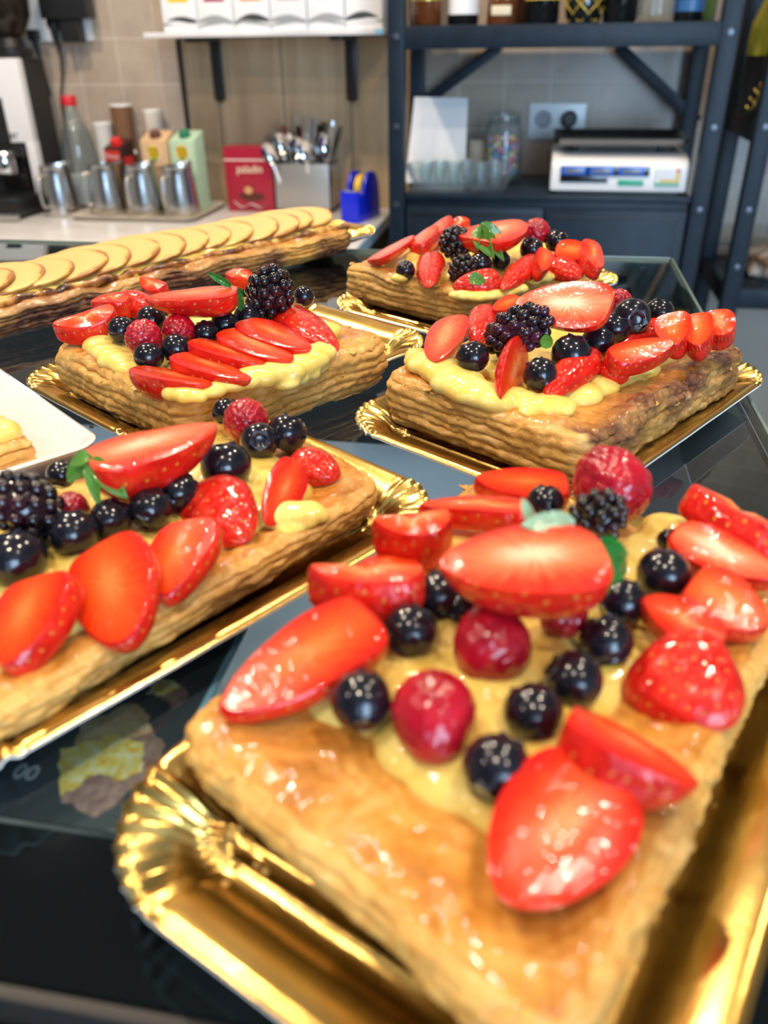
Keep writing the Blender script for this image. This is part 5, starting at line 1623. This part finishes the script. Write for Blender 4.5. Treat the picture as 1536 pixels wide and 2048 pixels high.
# ------------------------------------------------------------------ black steel racks
PWD = .0365
def rack(name, label, x0, x1, shelves, z0=-1.15, z1=1.0, yf=2.0, yb=2.362, braces=(), bolts=()):
    r = thing(name, label, 'rack', ((x0 + x1) / 2, (yf + yb) / 2, z0))
    ox, oy, oz = r.location
    def bx(mb, a, b, c, d, e, f, bev=.0015): return mb.box(((a + b) / 2 - ox, (c + d) / 2 - oy, (e + f) / 2 - oz), (b - a, d - c, f - e), 0, bev)
    for xa in (x0, x1 - PWD):
        for ya in (yf, yb - PWD):
            o = bx(MB(), xa, xa + PWD, ya, ya + PWD, z0, z1).build('post', M['black_steel'], r)
            if ya == yf:
                for bz in bolts:
                    MB().lathe([(0, 0), (.0075, 0), (.007, .003), (0, .0042)], c=(xa + PWD / 2 - ox, yf - oy, bz - oz), n=16, axis=(0, -1, 0)).build('bolt', M['bolt'], o)
    for (zb, zt) in shelves:
        mb = MB()
        bx(mb, x0 + PWD, x1 - PWD, yf + .002, yf + .030, zb, zt)
        bx(mb, x0 + PWD, x1 - PWD, yb - .032, yb - .004, zb, zt)
        bx(mb, x0 + .004, x0 + PWD - .004, yf + PWD, yb - PWD, zb, zt)
        bx(mb, x1 - PWD + .004, x1 - .004, yf + PWD, yb - PWD, zb, zt)
        mb.build('shelf_beam', M['black_steel'], r)
        bx(MB(), x0 + PWD * .9, x1 - PWD * .9, yf + .031, yb - .033, zt - .016, zt + .0005).build('shelf_board', M['black_steel'], r)
    for a, b in braces:
        A, B = Vector(a), Vector(b)
        d = B - A
        b_ = MB()
        ang = atan2(d.z, d.x)
        b_.T = Matrix.Translation((A + B) / 2 - Vector((ox, oy, oz))) @ Matrix.Rotation(-ang, 4, 'Y')
        b_.box((0, 0, 0), (d.length, .012, .026), 0, .001)
        b_.build('brace', M['black_steel'], r)
    return r
rx0, rx1 = -.3470, .3765
ZC = -.1525
rack('steel_rack', 'black steel rack holding liquor bottles above and a cabinet below', rx0, rx1, [(.1426, .1863)], bolts=(.166, -.01, -.177),
     braces=[((-0.1214, 2.3350, 0.1448), (-0.3138, 2.3350, 0.0173)), ((0.1624, 2.3350, 0.1417), (0.3773, 2.3350, -0.0238))])
MB_ = MB().box((rx1 - .0015, 2.19, -.075), (.0022, .30, 2.1))
cb_ = thing('rack_cabinet', 'dark blue black cabinet unit under the kitchen scale', 'cabinet', ((rx0 + rx1) / 2, 2.18, -1.15))
cwid = rx1 - rx0 - 2 * PWD - .004
MB().box((0, .005, .4985), (cwid, .330, .997 - .012), 0, .002).build('carcass', M['black_steel'], cb_)
MB().box((0, -.001, .9915), (cwid, .346, .012), 0, .002).build('cabinet_top', M['black_steel'], cb_)
groove = M['black']
for k, (xa, xb) in enumerate([(-cwid / 2 + .004, (0.0171, 2.0000, -0.2157)[0] - (rx0 + rx1) / 2 - .002), ((0.0171, 2.0000, -0.2157)[0] - (rx0 + rx1) / 2 + .002, cwid / 2 - .004)]):
    d = MB().box(((xa + xb) / 2, -.170, .49), (xb - xa, .018, .96), 0, .002).build('door', M['black_steel'], cb_)
    w_, h_ = xb - xa - .03, .93
    mb = MB()
    for sx in (-1, 1): mb.box(((xa + xb) / 2 + sx * w_ / 2, -.1795, .488), (.005, .002, h_))
    for sz in (-1, 1): mb.box(((xa + xb) / 2, -.1795, .488 + sz * h_ / 2), (w_, .002, .005))
    mb.build('panel_moulding', groove, d)
sx0 = .4445
rack('steel_rack', 'second black steel rack cut off by the right edge', sx0, 1.15, [(-.042, .006), (-.395, -.350)], bolts=(-.0086, -.1754, -.30))

# bottles on the rack
SZ = .1872
def liquor(px, py, prof, mats, label, rz=0.0):
    o = thing('liquor_bottle', label, 'bottle', (px, py, SZ), rz, 'bottles on the steel rack')
    MB().lathe(prof, n=36).build('bottle_body', mats[0], o, True, 50)
    return o
def cyl_prof(r, h, nr, nh): return [(0, .002), (r * .9, 0), (r, .004), (r, h), (r * .8, h + .02), (nr * 1.1, h + .05), (nr, h + .06), (nr, h + nh), (0, h + nh)]
dark_glass = flat('dark_bottle_glass', (0.006, 0.007, 0.008), 0.06, Coat_Weight=.5)
amber = flat('amber_spirit', (0.16, 0.045, 0.012), 0.06, Coat_Weight=.6)
cream = flat('cream_label', (0.72, 0.62, 0.42), 0.5)
goldm = flat('gold_label', (0.62, 0.45, 0.10), 0.3, 0.6)
def band(o, r, z0, z1, m, name='label'):
    return MB().lathe([(r, z0), (r + .0007, z0), (r + .0007, z1), (r, z1)], n=36).build(name, m, o)
YB = 2.10
b = liquor((-0.2752, 2.1000, 0.1985)[0], YB, cyl_prof(.033, .17, .012, .14), [amber], 'amber bottle with a thin gold band, leftmost on the rack')
band(b, .033, .047, .052, goldm)
b = liquor((-0.1937, 2.1000, 0.1972)[0], YB, cyl_prof(.034, .19, .013, .13), [dark_glass], 'dark bottle with a tall cream label, second on the rack')
band(b, .034, .020, .120, M['white_paper'])
b = liquor((-0.1088, 2.1000, 0.1959)[0], YB, [(0, .002), (.030, 0), (.033, .004), (.028, .12), (.018, .17), (.012, .19), (.012, .26), (0, .26)], [amber], 'tapering amber bottle with a small square label on the rack')
l_ = MB().box((0, -.0316, .026), (.042, .003, .018), 0, .001).build('label', cream, b)
text('lettering', 'A', .04, (0, -.0315, .058), RXF, cream, b)
b = liquor((-0.0665, 2.1400, 0.1959)[0], 2.16, cyl_prof(.020, .16, .009, .10), [flat('copper_flask', (0.30, 0.10, 0.04), 0.3, .6)], 'slim copper coloured flask between two bottles on the rack')
b = liquor((-0.0219, 2.1000, 0.1946)[0], YB, cyl_prof(.037, .20, .013, .12), [dark_glass], 'dark bottle with a yellow edged label, near the rack middle')
band(b, .037, .046, .100, cream)
band(b, .0372, .044, .052, flat('yellow_edge', (0.72, 0.55, 0.08), 0.4), 'label_edge')
b = liquor((0.0669, 2.1000, 0.1933)[0], YB, [(0, .002), (.032, 0), (.038, .010), (.041, .04), (.040, .12), (.030, .17), (.013, .21), (.013, .28), (0, .28)], [dark_glass], 'dark bottle wrapped in gold wire netting on the rack')
net = flat('gold_wire', (0.65, 0.45, 0.08), 0.3, 0.4)
for sg in (1, -1):
    mb = MB()
    for k in range(7):
        pts = []
        for i in range(22):
            z = .003 + .15 * i / 21
            r = .0335 + .0082 * min(1, z / .035) if z < .04 else .0412
            a = 2 * pi * k / 7 + sg * z * 26
            pts.append((r * cos(a), r * sin(a), z))
        mb.tube(pts, .0016, 6)
    mb.build('wire_netting', net, b)
b = liquor((0.1429, 2.1000, 0.1921)[0], YB, cyl_prof(.036, .16, .014, .12), [dark_glass], 'plain black squat bottle right of the netted bottle')
b = liquor((0.2179, 2.1000, 0.1910)[0], YB, [(0, .004), (.036, 0), (.041, .006), (.041, .10), (.039, .12), (.016, .16), (.016, .21), (.013, .21), (.013, .16), (.036, .118), (.038, .10), (.038, .012), (0, .012)], [M['glass']], 'clear cut glass decanter on the rack')
b = liquor((0.2848, 2.1000, 0.1900)[0], YB, cyl_prof(.031, .18, .012, .12), [dark_glass], 'dark bottle beside the right post of the rack')
band(b, .031, .018, .040, flat('navy_label', (0.03, 0.12, 0.30), 0.4))
b = liquor((0.3307, 2.1600, 0.1903)[0], 2.20, cyl_prof(.022, .16, .010, .12), [flat('green_bottle_glass', (0.12, 0.20, 0.05), 0.1)], 'slim green bottle tucked behind the right post of the rack')

# bottle on the second rack
bt = (0.4752, 2.1000, 0.0326)
o = thing('champagne_bottle', 'big bottle with gold foil top and black ornament label on second rack', 'bottle', (bt[0], 2.10, .0066))
o.scale = (1.25, 1.25, 1.1)
MB().lathe([(0, .002), (.040, 0), (.046, .004), (.046, .10), (.044, .112), (0, .112)], n=40).build('lower_body', M['black'], o)
MB().lathe([(.0465, .106), (.047, .109), (.045, .16), (.030, .21), (.017, .25), (.017, .31), (0, .312)], n=40).build('foil', flat('yellow_gold_foil', (0.62, 0.55, 0.06), 0.32, 0.55), o)
mb = MB()
rnd = random.Random(8)
for k in range(9):
    a = radians(-100 + 4 * k + rnd.uniform(-14, 14)) - .45
    z = .022 + .0075 * k
    pts = [(.0462 * cos(a + .16 * sin(t)), .0462 * sin(a + .16 * sin(t)), z + .008 * cos(t)) for t in [i * .5 for i in range(10)]]
    mb.tube(pts, .0016, 6)
mb.build('gold_ornament', goldm, o)
# packet on the lower shelf of the second rack
pk = (0.5719, 2.1000, -0.5118)
o = thing('paper_bag', 'crumpled beige and brown paper bag on the low right shelf', 'bag', (pk[0] + .03, 2.16, -.3492))
n = Nodes('kraft_and_beige'); n.color(n.ramp(n.noise(n.position(), 14, 3), [(0.4, (0.22, 0.12, 0.06)), (0.5, (0.42, 0.33, 0.25)), (0.65, (0.58, 0.52, 0.46))])); n.set(Roughness=0.6)
bm = bmesh.new(); bmesh.ops.create_icosphere(bm, subdivisions=4, radius=1)
for v in bm.verts:
    k = 1 + .22 * noise.noise(v.co * 2.2) + .08 * noise.noise(v.co * 6)
    sg = lambda t: (abs(t) ** .6) * (1 if t > 0 else -1)
    v.co = Vector((sg(v.co.x) * .085 * k, sg(v.co.y) * .075 * k, max(0, .030 + sg(v.co.z) * .035 * k)))
b_ = MB(); b_.take(bm); b_.build('bag_body', n.m, o, True, 60)

# ------------------------------------------------------------------ things on the cabinet
zt = ZC + .0005
# white menu card leaning on the back of the rack
a, b, c_, d_ = (-0.3330, 2.1700, -0.1281), (-0.1834, 2.1700, -0.1184), (-0.1882, 2.2400, 0.0351), (-0.3213, 2.2400, 0.0376)
o = thing('menu_card', 'blank white card leaning upright behind the glass basket', 'card', ((a[0] + b[0]) / 2, 2.17, zt))
L = o.location
zz0 = 0.0
quad = [Vector((a[0] - L.x, 0, zz0)), Vector((b[0] - L.x, 0, zz0)), Vector((c_[0] - L.x, .07, c_[2] - zt)), Vector((d_[0] - L.x, .07, d_[2] - zt))]
th = Vector((0, .003, 0))
MB().add([tuple(p) for p in quad] + [tuple(p + th) for p in quad], [[0, 1, 2, 3], [7, 6, 5, 4], [0, 4, 5, 1], [1, 5, 6, 2], [2, 6, 7, 3], [3, 7, 4, 0]]).build('sheet', M['white_paper'], o, False)

g0 = (-0.1935, 2.0693, -0.1525)
gy = 2.085
gk = thing('glass_basket', 'ribbed clear glass basket full of small glasses on the cabinet', 'basket', ((-0.1925, 2.0850, -0.1582)[0] + .006, gy, zt))
mb = MB(); vs, fs = [], []
ring = []
prf = [(.105, .044, 0.0), (.118, .056, .030), (.127, .064, .055), (.124, .061, .055), (.115, .053, .030), (.102, .041, .006)]
for hl, hw, z in prf:
    for i, (x, y, t) in enumerate(rrect(hl, hw, .03, 14, 24)):
        k = 1 + .012 * (i % 2)
        vs.append((x * k, y * k, z))
nn = len(vs) // len(prf)
for j in range(len(prf) - 1):
    for i in range(nn): fs.append([j * nn + (i + 1) % nn, j * nn + i, (j + 1) * nn + i, (j + 1) * nn + (i + 1) % nn][::-1])
fs.append([i for i in range(nn)][::-1]); fs.append([(len(prf) - 1) * nn + i for i in range(nn)])
mb.add(vs, fs); mb.build('basket_shell', M['glass'], gk, True, 30)
tum = MB().lathe([(0, .002), (.011, 0), (.0125, .003), (.0165, .052), (.0155, .052), (.0112, .010), (0, .009)], n=20).mesh('small_glass', M['glass'], True, 50)
for i in range(12):
    o = obj_from('small_glass', tum)
    o.location = (gk.location.x - .082 + .033 * (i % 6), gy - .018 + .036 * (i // 6), zt + .0068 + (.004 if i % 2 else 0))
    o.rotation_euler = (0, 0, i)
    set_props(o, 'small clear tumbler standing in the ribbed glass basket, %s row' % ('front' if i < 6 else 'back'), 'glass', 'small glasses in the basket ' + ('front row' if i < 6 else 'back row'))

jp = (-0.0954, 2.2400, -0.0820)
cj = thing('candy_jar', 'clear clip top jar of coloured sweets on the cabinet', 'jar', (jp[0], 2.24, zt))
MB().lathe([(0, .003), (.043, 0), (.048, .005), (.048, .115), (.044, .128), (.040, .134), (.041, .150), (.038, .150), (.037, .134), (.041, .126), (.0455, .114), (.0455, .008), (0, .007)], n=40).build('jar_body', M['glass'], cj, True, 60)
MB().lathe([(0, .158), (.036, .158), (.043, .154), (.043, .151), (.036, .151), (0, .153)], n=40).build('lid', M['glass'], cj, True, 60)
MB().tube([(.0, -.047, .120), (.004, -.051, .140), (.002, -.047, .160)], .0015, 8).tube([(.0428 * cos(t), .0428 * sin(t), .137) for t in [2 * pi * k / 30 for k in range(31)]], .0012, 6).build('wire_clip', M['chrome'], cj)
CANDY = [flat('candy_%d' % i, c, 0.3) for i, c in enumerate([(0.75, 0.10, 0.12), (0.80, 0.55, 0.05), (0.10, 0.35, 0.65), (0.75, 0.30, 0.45), (0.20, 0.50, 0.20), (0.80, 0.70, 0.60)])]
mb = MB(); rnd = random.Random(3)
for k in range(420):
    a, r = rnd.uniform(0, 2 * pi), .0385 * sqrt(rnd.random())
    mb.sphere((jp[0] + r * cos(a), 2.24 + r * sin(a), zt + rnd.uniform(.014, .100)), rnd.uniform(.0048, .0062), 8, 6, rnd.randrange(6))
o = mb.build('sweets', CANDY, None)
set_props(o, 'small coloured sweets heaped inside the clip top jar', 'sweets', None, 'stuff')
pb = (-0.1598, 2.3000, -0.0889)
o = thing('card_packet', 'narrow beige packet standing between white card and candy jar', 'packet', (pb[0], 2.28, zt))
MB().box((0, 0, .045), (.045, .03, .09), 0, .001).build('packet_body', flat('beige_packet', (0.40, 0.33, 0.25), 0.6), o)

# double socket on the tiles behind the scale
s0, s1 = (-0.0398, 2.3900, 0.0101), (0.1066, 2.3900, -0.0582)
ds = thing('wall_socket', 'white double wall socket with one black plug behind the scale', 'socket', ((s0[0] + s1[0]) / 2, WY, (s0[2] + s1[2]) / 2))
dw = s1[0] - s0[0]
MB().box((0, -.005, -.004), (dw, .010, .085), 0, .003).build('plate', M['white'], ds)
MB().lathe([(.0, .001), (.018, .001), (.021, .0012), (.022, 0)][::-1], c=(-dw * .24, -.0102, 0), n=30, axis=(0, -1, 0)).build('socket_well', flat('socket_shade_grey', (0.30, 0.30, 0.32), 0.4), ds)
MB().lathe([(0, .030), (.014, .030), (.019, .024), (.020, 0)], c=(dw * .22, -.0102, .002), n=28, axis=(0, -1, 0)).tube([(dw * .22, -.034, -.006), (dw * .24, -.036, -.035), (dw * .28, -.03, -.07), (dw * .30, -.02, -.12)], [.006, .004, .0035, .0035], 10).build('plug', M['black'], ds)

# retail scale
y_s = 2.035
xa, xb = (0.0257, 2.0350, -0.1585)[0], (0.3280, 2.0350, -0.1570)[0]
sc_ = thing('retail_scale', 'white retail scale with blue rimmed displays and steel platter', 'scale', ((xa + xb) / 2, y_s, zt))
swd = xb - xa
ztop = .092
b_ = MB()
b_.T = Matrix(((0, 0, 1, 0), (1, 0, 0, 0), (0, 1, 0, 0), (0, 0, 0, 1)))
b_.prism([(0, .006), (.24, .006), (.24, ztop - .012), (.060, ztop - .010), (.016, ztop - .020), (.002, ztop - .030)], -swd / 2, swd / 2, 0, .006)
b_.build('housing', M['white'], sc_)
MB().box((0, .12, .004), (swd * .9, .22, .008)).build('foot', M['black'], sc_)
fy = -.0012
def face(name, x0, x1, z0, z1, m, k=0, par=None):
    return MB().box(((x0 + x1) / 2 * swd, fy - .0004 - .0007 * k, (z0 + z1) / 2), ((x1 - x0) * swd, .0016, z1 - z0), 0, .0004).build(name, m, par or sc_)
dsp = flat('display_black', (0.012, 0.013, 0.016), 0.15)
blue_r = flat('display_blue_rim', (0.01, 0.12, 0.62), 0.3)
lcd = flat('display_grey_window', (0.16, 0.17, 0.20), 0.2)
face('display_panel', -.43, .22, .040, .060, dsp)
face('display_panel', -.43, -.08, .026, .040, dsp)
for x in (-.335, -.13, .09):
    f_ = face('display', x - .09, x + .09, .0415, .0590, blue_r, 1)
    face('display_window', x - .066, x + .066, .0450, .0545, lcd, 2, f_)
face('green_label', 0, .185, .0205, .0315, flat('label_green', (0.02, 0.36, 0.20), 0.4))
kp = face('keypad', .265, .445, .0205, .0575, flat('keypad_grey', (0.62, 0.66, 0.70), 0.4))
kcol = {'y': flat('key_yellow', (0.80, 0.52, 0.03), 0.4), 'g': flat('key_green', (0.05, 0.42, 0.16), 0.4), 'r': flat('key_red', (0.70, 0.06, 0.05), 0.4), 'w': flat('key_white', (0.80, 0.82, 0.84), 0.4)}
for r_ in range(5):
    for c_ in range(5):
        kx = .285 + .035 * c_; kz = .0235 + .0072 * r_
        m = 'w'
        if c_ == 4: m = 'gyyyr'[r_]
        elif r_ == 0: m = 'g'
        elif r_ == 1 and c_ in (1, 2, 3): m = 'y'
        face('key', kx - .014, kx + .014, kz - .0028, kz + .0028, kcol[m], 2, kp)
for sx in (-1, 1):
    MB().lathe([(0, 0), (.010, 0), (.010, .022), (0, .022)], c=(sx * swd * .33, .13, ztop - .012), n=20).build('platter_post', M['black'], sc_)
mb = MB(); vs, fs = [], []
for hl, hw, z in [(swd * .50, .115, .024), (swd * .475, .105, .010), (swd * .46, .10, .008), (.05, .05, .008)]:
    vs += [(x, y + .13, z + ztop) for x, y, _ in rrect(hl, hw, .02, 8, 6)]
nn = len(vs) // 4
for j in range(3):
    for i in range(nn): fs.append([j * nn + i, j * nn + (i + 1) % nn, (j + 1) * nn + (i + 1) % nn, (j + 1) * nn + i])
fs.append([3 * nn + i for i in range(nn)])
n0 = len(vs)
fs += [[i + n0 for i in f[::-1]] for f in fs]
vs += [(x, y, z - .0015) for x, y, z in vs]
mb.add(vs, fs); mb.build('platter', flat('platter_steel', (0.16, 0.17, 0.18), 0.3, 0.9), sc_, True, 40)

# ------------------------------------------------------------------ loose flakes, crumbs and glaze drops
for key, t in TARTS.items():
    rnd = random.Random(t['seed'] + 100)
    loop = loop_from_quad(t['q'], 300, 12)
    cen = sum((Vector(p) for p in t['q']), Vector((0, 0))) / 4
    root = tart_roots[key]
    mb = MB()
    for k in range(48):
        p = loop[rnd.randrange(len(loop))]
        out = (p - cen).normalized()
        z = rnd.choice([rnd.uniform(.55, .98), rnd.uniform(.25, 1.0)]) * (t['z1'] - .002) + .0015
        L, W = rnd.uniform(.003, .008), rnd.uniform(.0006, .0018)
        tan = Vector((-out.y, out.x))
        base = p - out * rnd.uniform(.0002, .0022)
        sl, cu = rnd.uniform(-.25, .25), rnd.uniform(-.6, .6)
        top, bot = [], []
        for i in range(6):
            u = i / 5 - .5
            w = W * (1 - (2 * u) ** 2 * .8) * (1 + .3 * rnd.uniform(-1, 1))
            q_ = base + tan * (u * L)
            zz = z + sl * u * L + cu * u * u * L
            a = q_ + out * (w + .0006); b = q_ - out * .0015
            top += [(a.x, a.y, zz + .0004 * rnd.uniform(-1, 1)), (b.x, b.y, zz + .0003)]
        vs = top + [(x, y, zz_ - .00035) for x, y, zz_ in top]
        fs = []
        for i in range(5):
            a = 2 * i
            fs += [[a, a + 1, a + 3, a + 2], [12 + a + 2, 12 + a + 3, 12 + a + 1, 12 + a], [a, a + 2, 14 + a, 12 + a]]
        fs += [[0, 12, 13, 1], [10, 11, 23, 22]]
        lx, ly, lz = root.location
        mb.add([(x - lx, y - ly, zz_ - lz) for x, y, zz_ in vs], fs)
    o = mb.build('flaky_shards', M['pastry_side'], root, True, 60)
    o['kind'] = 'stuff'
def scatter(name, label, cat, spots, m, r0, r1, seed, flatk=.6):
    rnd = random.Random(seed); mb = MB()
    for (x, y, z, n_, sp) in spots:
        for k in range(n_):
            r = rnd.uniform(r0, r1)
            mb.sphere((x + rnd.gauss(0, sp), y + rnd.gauss(0, sp), z + r * flatk * .8), (r, r * rnd.uniform(.6, 1), r * flatk), 8, 6)
    return set_props(mb.build(name, m, None), label, cat, None, 'stuff')
c_ = (0.0612, 0.1518, 0.0020)
d_ = (0.0541, 0.1445, 0.0020)
scatter('glaze_drops', 'tiny clear glaze drops on the gold tray right of the nearest tart', 'glaze drops', [(c_[0], c_[1], .0012, 9, .003), (d_[0], d_[1], .0012, 5, .0025)],
        flat('clear_glaze', (0.80, 0.45, 0.10), 0.05, Coat_Weight=1.0, Transmission_Weight=0.6), .0006, .0014, 4)
k1, k2, k3 = (-0.0508, 0.1142, 0.0020), (-0.1986, 0.3278, 0.0020), (-0.0710, 0.3782, 0.0020)
scatter('pastry_crumbs', 'small pastry crumbs fallen on the gold trays', 'crumbs', [(k1[0], k1[1], .0012, 6, .006), (k2[0], k2[1], .0012, 6, .006), (k3[0], k3[1], .0012, 5, .006)], M['pastry_side'], .0005, .0012, 6)
